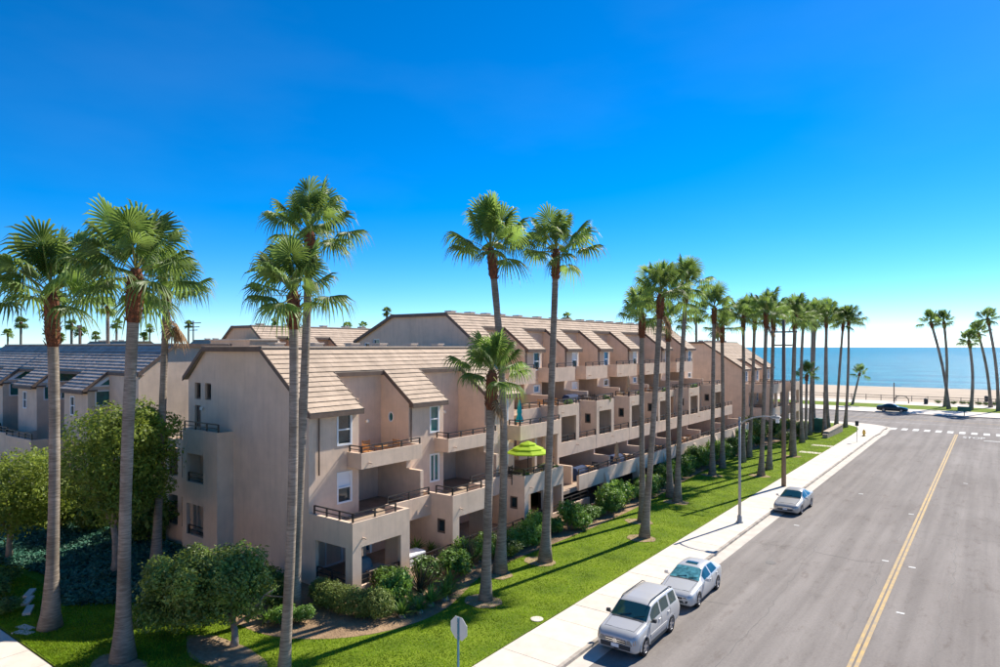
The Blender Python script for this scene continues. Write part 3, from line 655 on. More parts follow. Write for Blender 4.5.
    part('parapet_return', MB().box(.43, 6.79, end+1.001, end+1.2, 1.35, 2.46), 'stucco', t)
    for i, a in enumerate(bs + [43.3]):
        part('fin_wall', MB().slab('y', a-.32, a-.1, [(.43,1.61),(.43,3.4),(4.6,3.4),(4.6,2.95),(6.0,2.95),(6.0,1.61)]), 'stucco', t)
        if i < 6: window(t, 'x', .46, 1, a+.6, a+2.7, 1.65, 3.4, 'slide', 'glass_dark', 'sliding_door')
    for y in (6.5, 12.2, 17.8, 25.2, 31.5, 37.5): part('parapet_pier', MB().slab('y', y-.28, y+.28, [(6.6,0),(7.25,0),(7.18,1.6),(7.02,2.2),(7.003,2.2),(7.003,1.37),(6.6,1.37)]), 'stucco', t)
    part('basement_shade_wall', MB().box(4.4, 4.6, 1.0, end+1, 0, 1.34), 'dark_void', t)  # near-black colour stands in for the shade inside the open half-basement
    part('planter_wall', MB().box(7.5, 7.7, 3.2, 16.5, 0, .38), 'peach', t); part('planter_wall', MB().box(7.5, 7.7, 17.6, 38, 0, .3), 'peach', t)
    mb = MB()
    for y in np.arange(4, 43, .45): mb.box(6.72, 6.75, y-.012, y+.012, 0, 1.36)
    part('garage_grille', mb, 'rail', t)
    return t
mid = block_mid()

# ------------------------------------------------------------------ the far block by the highway
def block_far():
    t = thing('apartment_building', 'tan stucco block with a blank gable end beside the coast highway corner', 'building', (-28.2, 94.5, 0))
    ze, sl_, vr, end = 8.8, .655, -2.0, 15.0
    zt = ze+sl_*5.5
    gp = [(0,0),(0,ze-.04),(-5.5,zt-.1),(-10,zt-.1),(-13,10.4),(-13,0)]
    for y in (0, end-T): part('gable_wall', MB().slab('y', y, y+T, gp), 'stucco', t)
    part('back_wall', MB().box(-13, -13+T, T+.002, end-T-.002, 0, 10.3), 'stucco', t)
    roof(t, [(0,2.6,.35),(2.6,5.4,vr+.25),(5.4,8.0,.35),(8.0,11.4,vr+.25),(11.4,end,.35)], ze, sl_, 5.5, -10, 10.5, -13.2, 'tile')
    for i, (a, b) in enumerate(((0,2.6),(5.4,8.0),(11.4,end))):
        bay(t, a+(.002 if i else T+.002), b-(.002 if i < 2 else T+.002), vr, 0, ze, sl_, 'stucco', [RC(a+1.2,a+2.1,6.8,8.3), RC(a+1.2,a+2.1,3.7,5.1)], left=i > 0, right=i < 2)
        for z0, z1 in ((6.8,8.3),(3.7,5.1)): window(t, 'x', 0, 1, a+1.2, a+2.1, z0, z1, 'sash', 'glass_blue')
    for (a, b) in ((2.6,5.4),(8.0,11.4)):
        part('recess_wall', MB().slab('x', vr-T, vr, RC(a-.4, b+.4, 0, ze-sl_*vr-.12)), 'stucco', t)
        window(t, 'x', vr+.04, 1, a+.4, a+2.2, 5.6, 7.7, 'slide', 'glass_dark', 'sliding_door')
    for i, (a, b, vf) in enumerate(((.25, 6.2, 3.9), (7.4, 12.6, 4.6))):
        for k, (z0, z1) in enumerate(((5.36, 6.57), (2.2, 3.35), (-.1, .7))):
            v1 = vf - (0, 0, 0)[k]
            part('balcony_parapet', MB().box(v1-.2, v1, a, b, max(z0,0), z1), 'stucco', t)
            part('balcony_parapet', MB().box(.003, v1-.201, a, a+.2, max(z0,0), z1), 'stucco', t)
            part('balcony_parapet', MB().box(.003, v1-.201, b-.2, b, max(z0,0), z1), 'stucco', t)
            part('balcony_floor', MB().box(.003, v1-.201, a+.201, b-.201, max(z0,0)+.02, max(z0,0)+.22), 'deck', t)
            railing(t, (v1-.1, a+.1), (v1-.1, b-.1), z1, .36, 1.3); railing(t, (.2, a+.1), (v1-.1, a+.1), z1, .36, 1.2)
        for v in (.02, vf-1.1, ):
            part('balcony_pier', MB().box(v, v+.7, a+.02, a+.5, .701, 2.19), 'stucco', t); part('balcony_pier', MB().box(v, v+.7, a+.02, a+.5, 3.351, 5.35), 'stucco', t)
        for y in (a+2.2, b-.5): part('balcony_pier', MB().box(vf-.42, vf-.02, y, y+.45, .701, 2.19), 'stucco', t); part('balcony_pier', MB().box(vf-.42, vf-.02, y, y+.45, 3.351, 5.35), 'stucco', t)
    part('patio_wall', MB().box(3.8, 7.6, -1.5, -1.3, 0, .9), 'stucco', t)
    return t
far = block_far()

# ------------------------------------------------------------------ the block across the side garden (faces the other street)
def block_side():
    t = thing('apartment_building', 'stucco block with grey striped tile roof and clerestory windows behind the leafy trees', 'building', (-85, 21.7, 0), R(-90))
    ze, sl_, vr = 8.7, .776, -1.5; end = 35.0
    segs = [(0, 8.5, vr+.2), (8.5, 12.4, .4), (12.4, 16.2, vr+.2), (16.2, 20.4, .4), (20.4, 26.0, vr+.2), (26.0, 30.3, .4), (30.3, end, vr+.1)]
    roof(t, segs, ze, sl_, 4.1, -8.4, 9.8, -11.0, 'tile_grey', vents=False)
    zt = ze+sl_*4.1
    for y in (0, end-T): part('gable_wall', MB().slab('y', y, y+T, [(vr,0),(vr,ze-sl_*vr-.08),(-4.1,zt-.1),(-8.4,zt-.1),(-10.9,9.7),(-10.9,0)]), 'stucco', t)
    part('back_wall', MB().box(-10.9, -10.7, T+.002, end-T-.002, 0, 9.6), 'stucco', t)
    for (a, b) in ((8.5,12.4),(16.2,20.4),(26.0,30.3)):
        part('bay_wall', MB().slab('x', -T, 0, RC(a, b, 0, ze-.02), [RC(a+1.2,a+2.0,6.4,7.9)]), 'stucco', t)
        window(t, 'x', 0, 1, a+1.2, a+2.0, 6.4, 7.9, 'sash', 'glass_dark')
        # side wall with the glazed triangle under the rake
        tri = [(-.35, ze-.02), (vr-1.7, ze-.02), (vr-1.7, ze+.776*2.9-.35)]
        part('side_wall', MB().slab('y', b-T, b-.002, [(-T-.002,0),(-T-.002,ze-.1+sl_*T),(-3.6,ze+sl_*3.6-.12),(-3.6,0)], [tri, RC(-3.2,-.5,7.2,8.4)]), 'stucco', t)
        part('side_wall', MB().slab('y', a+.002, a+T, [(-T-.002,0),(-T-.002,ze-.1+sl_*T),(-3.6,ze+sl_*3.6-.12),(-3.6,0)]), 'stucco', t)
        fr = MB(); inn = [(-.85, ze+.08), (vr-1.6, ze+.08), (vr-1.6, ze+.776*2.9-.62)]
        fr.slab('y', b-.06, b+.03, tri, [inn]); c_ = part('clerestory', fr, 'white_frame', t); part('pane', MB().slab('y', b-.1, b-.065, tri), 'glass_teal', c_)
        window(t, 'y', b-.03, 1, -3.2, -.5, 7.2, 8.4, 'slide', 'glass_teal')
        part('gable_eave', MB().box(-T-.4, .38, b+.06, b+.14, ze-.36, ze-.25), 'trim', t)
    for (a, b) in ((0,8.5),(12.4,16.2),(20.4,26.0),(30.3,end)):
        part('recess_wall', MB().slab('x', -3.6, -3.4, RC(a+.002, b-.002, 0, ze+1.9)), 'stucco', t) if b < end else part('recess_wall', MB().slab('x', vr-T, vr-.002, RC(a+.002, b-T-.002, 0, ze-sl_*vr-.1)), 'stucco', t)
        if b < end:
            window(t, 'x', -3.36, 1, a+.7, a+2.6, 6.3, 8.2, 'slide', 'glass_blue'); 
    # balconies on the garden side
    for (a, b, vf) in ((1, 8.2, 3.0), (9.2, 20.6, 2.2), (21.5, 27, 2.6)):
        part('balcony_parapet', MB().box(vf-.2, vf, a, b, 3.1, 4.7), 'stucco', t); part('balcony_parapet', MB().box(.003, vf-.201, b-.2, b, 3.1, 4.7), 'stucco', t)
        part('balcony_floor', MB().box(.003, vf-.201, a, b-.201, 3.15, 3.4), 'deck', t)
        railing(t, (vf-.1, a+.1), (vf-.1, b-.1), 4.7, .45, 1.4)
        part('ground_wall', MB().slab('x', vf-.6, vf-.4, RC(a, b, 0, 3.09), [RC(a+1+2.6*k, a+2.4+2.6*k, 0.6, 2.6) for k in range(int((b-a-1)/2.6))]), 'stucco', t)
    return t
side = block_side()

# ------------------------------------------------------------------ roofs seen over the near block
def block_back(name_label, loc, bays, recs, ze, zr_, st='peach', rot=0, tile='tile', depth=-9.0, cat='building'):
    t = thing('apartment_building', name_label, cat, loc, rot)
    sl_ = .74; Rr = (zr_-ze)/sl_; segs = []; allr = sorted([(a,b,.3) for a,b in bays]+[(a,b,-2.0) for a,b in recs])
    roof(t, allr, ze, sl_, Rr, depth+2.2, ze+.9, depth, tile)
    zt = zr_; end = allr[-1][1]
    gp = [(0,0),(0,ze-.04),(-Rr,zt-.1),(depth+2.2,zt-.1),(depth+.1,ze+.8),(depth+.1,0)]
    for y in (0, end-T): part('gable_wall', MB().slab('y', y, y+T, gp), st, t)
    for a, b in bays:
        part('bay_wall', MB().slab('x', -T, -.004, RC(a+.003, b-.003, 0, ze-.02)), st, t)
        for y in (a+.002, b-T):
            if .1 < y < end-T-.1: part('side_wall', MB().slab('y', y, y+T-.002, [(-T-.002,0),(-T-.002,ze+.05),(-2.3,ze+sl_*2.3-.12),(-2.3,0)]), st, t)
        window(t, 'x', 0, 1, (a+b)/2-.1, (a+b)/2+.7, ze-2.2, ze-.6, 'sash', 'glass_blue')
    for a, b in recs: part('recess_wall', MB().slab('x', -2.4, -2.2, RC(a, b, 0, ze+sl_*2.2-.12)), st, t)
    return t
eb = block_back('peach walled block whose sawtooth roof rises just behind the near gable roof', (-54.6, 37.7, 0), [(0,1.6),(3.0,6.2),(8.2,12.0),(13.6,18.0),(20,26)], [(1.6,3.0),(6.2,8.2),(12.0,13.6),(18.0,20)], 11.2, 13.75)
ph = thing('stair_house', 'small peach flat-roofed stair house in front of the sawtooth roofs', 'stair house', (-55.3, 36.2, 0), 0)
part('wall', MB().slab('y', -2.0, -1.8, RC(-4.2, 2.2, 0, 12.3)), 'peach', ph); part('wall', MB().slab('x', 2.0, 2.2, RC(-1.798, .9, 0, 12.3)), 'peach', ph); part('wall', MB().slab('x', -4.2, -4.0, RC(-1.798, .9, 0, 12.3)), 'peach', ph); part('wall', MB().slab('y', .7, .9, RC(-3.99, 1.99, 0, 12.3)), 'peach', ph)
part('roof', MB().box(-4.3, 2.3, -2.1, 1.0, 12.3, 12.42), 'cap', ph)
part('louvre', MB().box(-3.6, -3.3, -2.03, -2.001, 11.2, 12.0), 'trim', ph); part('louvre', MB().box(-.9, -.6, -2.03, -2.001, 11.2, 12.0), 'trim', ph)
b2 = block_back('low cream house with tan roof far beyond the striped roof', (-128, 48, 0), [(0,6),(8,14)], [(6,8)], 10.2, 12.6, 'peach', R(-90), 'tile')
b3 = block_back('tan roofed house between the striped roof and the far palms', (-96, 50, 0), [(0,7),(9,16),(18,25)], [(7,9),(16,18)], 10.6, 12.7, 'peach', R(-90), 'tile')
b4 = block_back('pale flat topped house beyond the striped roof ridge', (-70, 46, 0), [(0,5),(7,12)], [(5,7)], 10.2, 12.3, 'peach', R(-90), 'tile')
bounce_row = block_back('tan apartment row on the opposite side of the cross street', (-12, -16, 0), [(0,7),(9,16),(18,25),(27,34),(36,43),(45,52)], [(7,9),(16,18),(25,27),(34,36),(43,45)], 9.4, 12.2, 'peach', R(90), 'tile')  # out of view, added so its sunlit walls brighten the shaded gable
# ------------------------------------------------------------------ fan palms
def frond_mesh(seed, pitch, droop, dead=False, segs=30, blade=1.12, pet=1.3):
    """one fan leaf in crown space: petiole leaves the origin towards +x at the given pitch; tips hang by gravity"""
    r = random.Random(seed); V = []; F = []
    cp, sp = math.cos(R(pitch)), math.sin(R(pitch))
    def W(p, hang):   # leaf space (x along, y side, z normal) -> crown space, then hang straight down
        x, y, z = p; return (x*cp - z*sp, y, x*sp + z*cp - hang)
    pet *= r.uniform(.85, 1.15); blade *= r.uniform(.88, 1.12)
    sag = .10*droop
    # petiole: a thin triangular bar
    n = 5
    for i in range(n+1):
        u = i/n; x = pet*u; h = sag*u*u; w_ = .035*(1-u*.5)
        for (a, b) in ((w_,0),(-w_,0),(0,-w_)): V.append(W((x,a,b), h))
    for i in range(n):
        for k in range(3): F.append((i*3+k, i*3+(k+1)%3, (i+1)*3+(k+1)%3, (i+1)*3+k))
    np_ = len(F)
    tilt = r.uniform(-.25, .25); roll = r.uniform(-.3, .3)
    A0 = R(148)
    for i in range(segs):
        a = -A0 + 2*A0*(i+.5)/segs + r.uniform(-.02,.02); da = A0/segs*1.04
        L_ = blade*(.62+.38*math.cos(a*.55))*r.uniform(.90, 1.06)
        fold = .10*abs(math.sin(a))
        cup = -.42*abs(math.sin(a))            # the sides of the fan dip under the midrib
        def P(rad, ang, zz, hang):
            x = pet + rad*math.cos(ang) + .12*blade*math.cos(ang); y = rad*math.sin(ang); z = zz + cup*rad*.6 + roll*y
            return W((x, y, z), sag + hang)
        rw = L_*r.uniform(.44, .54); b = len(V); pl = .028
        h1 = droop*.10*(rw)**2; tip = droop*r.uniform(.30,.62)*L_
        V.append(P(.03, a, 0, 0))
        V.append(P(rw*.55, a-da, -pl*.5, h1*.3)); V.append(P(rw*.55, a, pl, h1*.3)); V.append(P(rw*.55, a+da, -pl*.5, h1*.3))
        V.append(P(rw, a-da*.78, -pl, h1)); V.append(P(rw, a, pl, h1)); V.append(P(rw, a+da*.78, -pl, h1))
        m_ = (rw+L_)/2
        V.append(P(m_, a-da*.34, -pl*.4, h1+tip*.35)); V.append(P(m_, a+da*.34, -pl*.4, h1+tip*.35))
        V.append(P(L_*.93, a+r.uniform(-.04,.04), 0, h1+tip*1.15))
        F += [(b,b+1,b+2),(b,b+2,b+3),(b+1,b+4,b+5,b+2),(b+2,b+5,b+6,b+3),(b+4,b+7,b+5),(b+5,b+7,b+8),(b+5,b+8,b+6),(b+7,b+9,b+8)]
    me = bpy.data.meshes.new('frond'); me.from_pydata(V, [], F)
    me.materials.append(MATS['palm_leaf_dead' if dead else 'palm_leaf']); me.materials.append(MATS['petiole'])
    for i in range(np_): me.polygons[i].material_index = 1 if not dead else 0
    me.update(); return me
PITCH = [84, 73, 61, 49, 36, 22, 7, -10]
FR = [[frond_mesh(i*10+j, p, .30+.15*i) for j in range(3)] for i, p in enumerate(PITCH)]
FRD = [frond_mesh(900+j, -68, 1.0, True, 18, .8, .9) for j in range(3)]
def far_crown(seed, nf=26, segs=9):
    """whole crown as one small mesh for distant palms"""
    r = random.Random(seed); V = []; F = []
    for k in range(nf):
        az = r.uniform(0, 6.283); pt = R(r.choice([75,55,40,25,10,-8,-25,-40])+r.uniform(-8,8)); pet = r.uniform(.8,1.1); bl = r.uniform(.85,1.1)
        ca, sa, cp, sp = math.cos(az), math.sin(az), math.cos(pt), math.sin(pt)
        def W(x, y, hang): X = x*cp; return (X*ca-y*sa, X*sa+y*ca, x*sp-hang)
        b = len(V); V += [W(0,.03,0), W(0,-.03,0), W(pet,.02,.05), W(pet,-.02,.05)]; F.append((b,b+1,b+3,b+2))
        for i in range(segs):
            a = R(-135+270*(i+.5)/segs); da = R(135/segs); L_ = bl*(.65+.35*math.cos(a*.5)); b = len(V)
            V += [W(pet,0,.05), W(pet+.6*L_*math.cos(a-da), .6*L_*math.sin(a-da), .1), W(pet+.6*L_*math.cos(a+da), .6*L_*math.sin(a+da), .1), W(pet+L_*.95*math.cos(a), L_*.95*math.sin(a), .1+.4*L_)]
            F += [(b,b+1,b+2),(b+1,b+3,b+2)]
    me = bpy.data.meshes.new('crown'); me.from_pydata(V, [], F); me.materials.append(MATS['palm_leaf']); me.update(); return me
def trunk_path(h, lean, curve, rnd):
    pts = []
    n = 22
    for i in range(n+1):
        u = i/n; b = math.sin(math.pi*u)
        pts.append((lean[0]*u + curve[0]*b, lean[1]*u + curve[1]*b, h*u))
    return pts
def palm(label, x, y, h, lean=(0,0), curve=(0,0), rb=.40, rm=.23, rt=.19, boot=1.6, nf=28, sc=1.0, dead=0, group='fan palms along the lawn', seed=0, detail=True, tilt=(0,0)):
    rnd = random.Random(1000+seed)
    t = thing('palm_tree', label, 'palm tree', (x, y, 0), 0, group)
    path = trunk_path(h, lean, curve, rnd); rads = []
    for p in path:
        z = p[2]; u = z/h
        rr = rm + (rt-rm)*u + (rb-rm)*math.exp(-z/1.2)*1.0; rads.append(rr*rnd.uniform(.97,1.03))
    path[0] = (path[0][0], path[0][1], -.05)
    # denser rings near the base
    part('trunk', MB().tube(path, rads, 12 if detail else 8), 'palm_trunk', t, True)
    top = Vector(path[-1]); dirv = (Vector(path[-1])-Vector(path[-2])).normalized()
    # leaf-base boots: ragged stubs round the upper trunk
    bm_ = MB(); nb = 9 if detail else 4
    segs = [top - dirv*boot + dirv*(boot+.15)*k/6 for k in range(7)]
    bm_.tube(segs, [rt*1.05, rt*1.35, rt*1.45, rt*1.4, rt*1.45, rt*1.35, rt*.8], 12 if detail else 8)
    if detail:
        for k in range(int(boot*26)):
            a = k*2.4; z = (k/(boot*26))*boot; c0 = top - dirv*(boot-z); rr = rt*1.36
            d = Vector((math.cos(a), math.sin(a), 0)); s_ = Vector((-d.y, d.x, 0)); ln = rnd.uniform(.10,.24)
            b0 = c0 + d*rr; e = c0 + d*(rr+ln*.55) + Vector((0,0,ln)); q = len(bm_.v)
            bm_.v += [tuple(b0-s_*.06), tuple(b0+s_*.06), tuple(b0+Vector((0,0,.08))), tuple(e-s_*.02), tuple(e+s_*.02)]; bm_.f += [(q,q+1,q+4,q+3),(q,q+3,q+2),(q+1,q+2,q+4),(q+2,q+3,q+4)]
    part('leaf_boots', bm_, 'boot', t)
    if detail:
        nf = max(10, int(nf*.95)); skew = rnd.uniform(.72, .98); tilt = (tilt[0]+rnd.uniform(-.12,.12), tilt[1]+rnd.uniform(-.12,.12))
        for k in range(nf):
            u = max(0, (k+rnd.uniform(-.4,.4))/nf); pi = min(7, max(0, int(u**skew*8)))
            az = k*2.39996 + rnd.uniform(-.25,.25)
            o = link('frond', FR[pi][rnd.randrange(3)], t, top + dirv*(.18 - .3*u), (tilt[0]+rnd.uniform(-.12,.12), tilt[1]+rnd.uniform(-.12,.12), az))
            s_ = sc*rnd.uniform(.78, 1.12)*(1.0 if pi else .85); o.scale = (s_, s_, s_)
        for k in range(dead):
            az = R(20)+k*.35
            o = link('dead_frond', FRD[k % 3], t, top - dirv*(.5+.1*k), (0, rnd.uniform(-.15,.1), az)); o.scale = (sc, sc, sc)
    else:
        o = link('crown', FARC[seed % 4], t, top, (0,0,rnd.uniform(0,6))); o.scale = (sc, sc, sc)
    return t
FARC = [far_crown(50+i) for i in range(4)]
G1 = 'fan palms on the garden side of the near block'
palm('stout fan palm with red-brown boots standing at the edge of the side garden walk', -31.6, 11.1, 13.9, (-.15,.1), (.1,.1), .50, .215, .20, 2.2, 24, 1.36, 0, G1, 1)
palm('fan palm with a flared pale trunk beside the round bush by the corner walk', -26.2, 11.6, 14.5, (.35,.3), (.0,-.1), .50, .21, .20, 1.9, 25, 1.28, 0, G1, 2)
palm('curved fan palm with dead brown fronds hanging on one side, by the leafy tree', -35.4, 17.3, 14.5, (.75,.2), (-.15,.1), .40, .19, .17, .7, 21, 1.2, 4, G1, 3)
G2 = 'pair of palms against the shaded gable'
palm('slim pale palm rising from the lawn in front of the shaded gable wall', -19.6, 13.9, 13.5, (.30,.2), (.1,.1), .28, .165, .15, 1.2, 20, .95, 0, G2, 4)
palm('tall palm growing out of the hedge at the foot of the shaded gable', -24.9, 18.2, 16.7, (.62,.4), (.05,.0), .36, .20, .17, 1.0, 24, 1.1, 0, G2, 5)
G3 = 'palms in front of the near block'
palm('short bushy palm reaching only to the near roof', -18.9, 24.3, 10.5, (.3,.1), (0,0), .36, .18, .19, 1.7, 22, .95, 2, G3, 6)
palm('tall curved palm right behind the short bushy palm', -20.6, 27.7, 16.7, (-.35,-.3), (.35,.2), .43, .195, .17, 1.5, 22, 1.2, 0, G3, 7, tilt=(-.1,-.15))
palm('tall palm with a straight trunk and a round soil patch beside the navy umbrella patio', -19.7, 30.6, 16.9, (.5,.35), (-.05,.1), .43, .195, .17, 1.5, 22, 1.2, 0, G3, 8)
G4 = 'palms along the lawn in front of the long block'
data = [ # label, x, y, h, lean, scale, nf
 ('leaning palm on the lawn with its shadow reaching back over a soil patch', -17.3, 38.1, 14.9, (.95,.3), 1.1, 30),
 ('thin palm right behind the leaning lawn palm', -19.0, 41.6, 13.8, (-.1,.1), 1.0, 26),
 ('slender lawn palm in front of the long block, beside the taller one', -20.3, 49.5, 13.6, (-.2,.1), .95, 22),
 ('tall slender palm on the lawn opposite the street lamp', -19.3, 48.4, 16.4, (.55,.4), 1.05, 26),
 ('lawn palm with a broad crown near the end of the long block', -20.8, 60.5, 15.3, (.15,.1), 1.15, 30),
 ('lawn palm standing close behind the broad-crowned one', -21.2, 64.5, 13.6, (-.1,.2), .9, 20),
 ('lawn palm before the gap between the long and the far block', -20.6, 69.0, 14.8, (0,.1), 1.1, 26),
 ('palm leaning towards the far block gable', -21.0, 72.5, 14.9, (.5,.3), 1.1, 26),
 ('lawn palm close by the wooden utility pole', -17.1, 62.7, 14.9, (.4,.25), 1.1, 28),
 ('second lawn palm beyond the utility pole', -17.4, 66.5, 14.6, (.35,.3), 1.05, 26),
]
for i, (lb, x, y, h, le, sc, nf) in enumerate(data):
    palm(lb, x, y, h, le, (random.uniform(-.1,.1), random.uniform(-.1,.1)), .40, .18, .16, 1.5, int(nf*.85), sc*.95, 0 if i % 4 else 2, G4, 20+i)
G5 = 'palms at the highway corner lawn'
lab5 = 'tall palm in the dense clump on the corner lawn by the far block'
for i, (x, y, h, le, sc, rm) in enumerate([(-17.4, 76.0, 15.0, (.2,.2), 1.15, .36), (-18.6, 80.5, 14.8, (.3,.2), 1.05, .23), (-19.0, 87.5, 15.2, (.1,.2), 1.05, .23), (-19.8, 95.5, 15.8, (.3,.2), 1.1, .23), (-20.2, 100.5, 15.6, (-.2,.2), 1.1, .23),
        (-18.4, 97.5, 15.6, (.2,.2), 1.0, .22), (-21.5, 106.0, 15.4, (.3,.1), 1.05, .23)]):
    palm(lab5 if i else 'thick-trunked palm standing just beyond the utility pole', x, y, h, le, (random.uniform(-.2,.2), 0), .40, rm*.82, .16, 1.4, 22, sc, 0, 'clump palms on the corner lawn' if i else 'palms near the utility pole', 40+i)
for i, (x, y, h, le, sc) in enumerate([(-19.4, 105.5, 16.6, (-.2,.2), 1.15), (-17.6, 108.0, 15.7, (.4,.2), 1.1), (-18.7, 107.4, 15.4, (.9,.3), 1.05)]):
    palm(('straight tall palm where the corner lawn rounds to the highway','palm at the outermost tip of the corner lawn by the sidewalk','slanting palm crossing its neighbour at the corner lawn tip')[i], x, y, h, le, (random.uniform(-.2,.2), 0), .40, .19, .16, 1.4, 20, sc, 0, G5, 60+i)
palm('small young palm with a bushy head beside the green utility box', -19.2, 90.3, 8.2, (.1,.1), (0,0), .28, .17, .15, .8, 16, .8, 0, G5, 70)
G6 = 'palms on the beach side of the highway'
for i, (lb, x, y, h, le, sc) in enumerate([
  ('beach palm crossed by its leaning neighbour beyond the highway', -8.0, 157.5, 16.7, (-.2,0), 1.15), ('leaning beach palm crossing its straight neighbour beyond the highway', -7.1, 151.6, 16.6, (-3.0,1.5), 1.1),
  ('medium beach palm on the strip behind the green board sign', -3.7, 151.6, 12.9, (-.3,0), 1.1), ('beach palm leaning back towards the fence', -.8, 160.5, 14.6, (-2.0,.5), 1.1), ('tallest beach palm beside the backward leaning one', .4, 152.2, 17.0, (-1.6,.4), 1.15)]):
    palm(lb, x, y, h, le, (.4,0), .42, .26, .22, 1.4, 22, sc*.95, 0, G6, 80+i)
palm('small wind-leant palm alone on the beach strip', -23.4, 151.5, 6.4, (1.3,.3), (0,0), .3, .2, .16, .6, 16, .85, 0, G6, 90)
# distant palms over the roofs
farp = [(-178.5, 54.2, 14.8, 0.8), (-140.9, 44.8, 16.1, 0.8), (-72.1, 25.7, 15.8, 1.0), (-122.4, 46.1, 15.5, 0.7), (-121.2, 46.9, 14.2, 0.7), (-184.3, 74.8, 14.7, 0.8), (-80.0, 33.9, 16.3, 0.8), (-127.0, 55.1, 15.9, 0.7), (-174.3, 82.3, 14.5, 0.8), (-173.0, 83.2, 16.5, 0.8), (-145.6, 78.6, 16.8, 0.7), (-130.3, 90.0, 17.5, 0.7), (-125.1, 106.3, 16.7, 0.8), (-121.8, 108.8, 16.7, 0.8), (-87.8, 84.3, 18.1, 0.6), (-77.1, 129.6, 18.6, 0.8), (-68.5, 148.4, 18.8, 0.9), (-39.6, 107.7, 17.0, 1.0), (-42.1, 124.5, 14.4, 0.9), (-48.0, 147, 17.9, 1.0), (-168.9, 61.3, 13.9, 0.8), (-205.3, 71.7, 16.0, 0.9)]
for i, (x, y, h, sc) in enumerate(farp):
    zone = ('distant fan palm beyond the grey striped roof', 'palms beyond the striped roof') if x/y < -1.75 else (('distant fan palm behind the sawtooth roofs', 'palms behind the sawtooth roofs') if x < -55 else ('palm standing behind the gable of the far block', 'palms behind the far block'))
    palm(zone[0], x, y, h, (random.uniform(-.5,.5),0), (0,0), .35, .24, .2, .8, 20, sc, 0, zone[1], 100+i, detail=False)
for (x, y) in ((-19.9,30.4),(-17.4,37.8),(-19.1,41.3),(-18.9,24.1),(-20.6,27.4),(-17.2,62.5),(-19.3,48.2),(-20.8,60.2),(-17.5,75.8)): patch(x, y, .95, .75, .034)
# ------------------------------------------------------------------ leafy trees, shrubs, hedges, ground cover
def leaves(name, blobs, n, size, m, seed=0, flat=.0, asp=.55, shell=.55):
    """many small leaf faces spread through overlapping ellipsoids, denser near their skins"""
    g = np.random.default_rng(seed); blobs = np.array(blobs, dtype=float); vol = blobs[:,3]*blobs[:,4]*blobs[:,5]
    k = g.choice(len(blobs), n, p=vol**.8/np.sum(vol**.8))
    d = g.normal(size=(n,3)); d /= np.linalg.norm(d, axis=1)[:,None]
    # lumpy skin
    ph = g.uniform(0, 6.28, (len(blobs), 3)); lump = 1 + .13*np.sin(d[:,0]*6+ph[k,0]) * np.sin(d[:,1]*7+ph[k,1]) + .10*np.sin(d[:,2]*9+ph[k,2])
    rad = (shell + (1-shell)*g.uniform(0,1,n)**.6) * lump * g.uniform(.9,1.08,n)
    c = blobs[k,:3] + d*blobs[k,3:6]*rad[:,None]
    nrm = d + g.normal(size=(n,3))*.75; nrm[:,2] += .35; nrm /= np.linalg.norm(nrm, axis=1)[:,None]
    t = np.cross(nrm, g.normal(size=(n,3))); t /= np.linalg.norm(t, axis=1)[:,None]; b = np.cross(nrm, t)
    s = size*g.uniform(.6, 1.35, n)[:,None]
    V = np.stack([c - t*s*.5, c + b*s*asp*.5 + nrm*s*.08, c + t*s*.6, c - b*s*asp*.5 + nrm*s*.08], axis=1).reshape(-1,3)
    F = np.arange(n*4).reshape(-1,4)
    return tris_mesh(name, V, F, m)
def clump(base, n, spread, rr, seed):
    g = random.Random(seed); out = []
    for k in range(n):
        a = g.uniform(0,6.28); q = g.random()**.5
        out.append((base[0]+spread[0]*q*math.cos(a), base[1]+spread[1]*q*math.sin(a), base[2]+g.uniform(-spread[2],spread[2]), *(g.uniform(rr[0],rr[1])*f_ for f_ in (1,1,.85))))
    return out
def limbs(mb, base, tips, r0, mid=.5, seed=0):
    g = random.Random(seed)
    for tp in tips:
        b = Vector(base); e = Vector(tp); m1 = b.lerp(e, .35)+Vector((g.uniform(-.15,.15), g.uniform(-.15,.15), .2)); m2 = b.lerp(e, .7)+Vector((g.uniform(-.15,.15), g.uniform(-.15,.15), .15))
        mb.tube([b, m1, m2, e], [r0, r0*.7, r0*.45, r0*.2], 7)
# big leafy tree behind the two garden palms
t = thing('leafy_tree', 'large round leafy tree with a pale trunk in the shaded side garden', 'tree', (-36.2, 15.6, 0))
mb = MB(); mb.tube([(0,0,-.05),(.05,.05,.8),(-.1,.1,1.8),(-.35,.1,2.7)], [.24,.17,.16,.15], 10); limbs(mb, (-.3,.1,2.5), [(-1.9,.6,5.2),(1.1,-.5,5.6),(.2,1.2,6.4),(-.8,-1.3,5.4),(-.2,.2,7.2),(1.9,.6,4.6)], .12, seed=1)
part('trunk', mb, 'bark', t, True)
bl = clump((-.2,.1,6.0), 20, (2.3,2.3,2.0), (.8,1.4), 11) + [(-.2,.1,6.1,2.7,2.7,2.7)]
o = link('crown', leaves('crown', bl, 26000, .17, 'leaf_tree', 1, shell=.6), t); o['kind'] = 'stuff'
t = thing('leafy_tree', 'lower spreading leafy tree beside the side garden wall', 'tree', (-43.2, 13.2, 0))
mb = MB(); mb.tube([(0,0,-.05),(.05,0,.9),(0,.1,1.7)], [.2,.15,.14], 10); limbs(mb, (0,.1,1.5), [(-1.6,.5,3.6),(1.5,-.6,3.8),(.2,1.3,4.2),(-.6,-1.3,3.9)], .10, seed=2)
part('trunk', mb, 'bark', t, True)
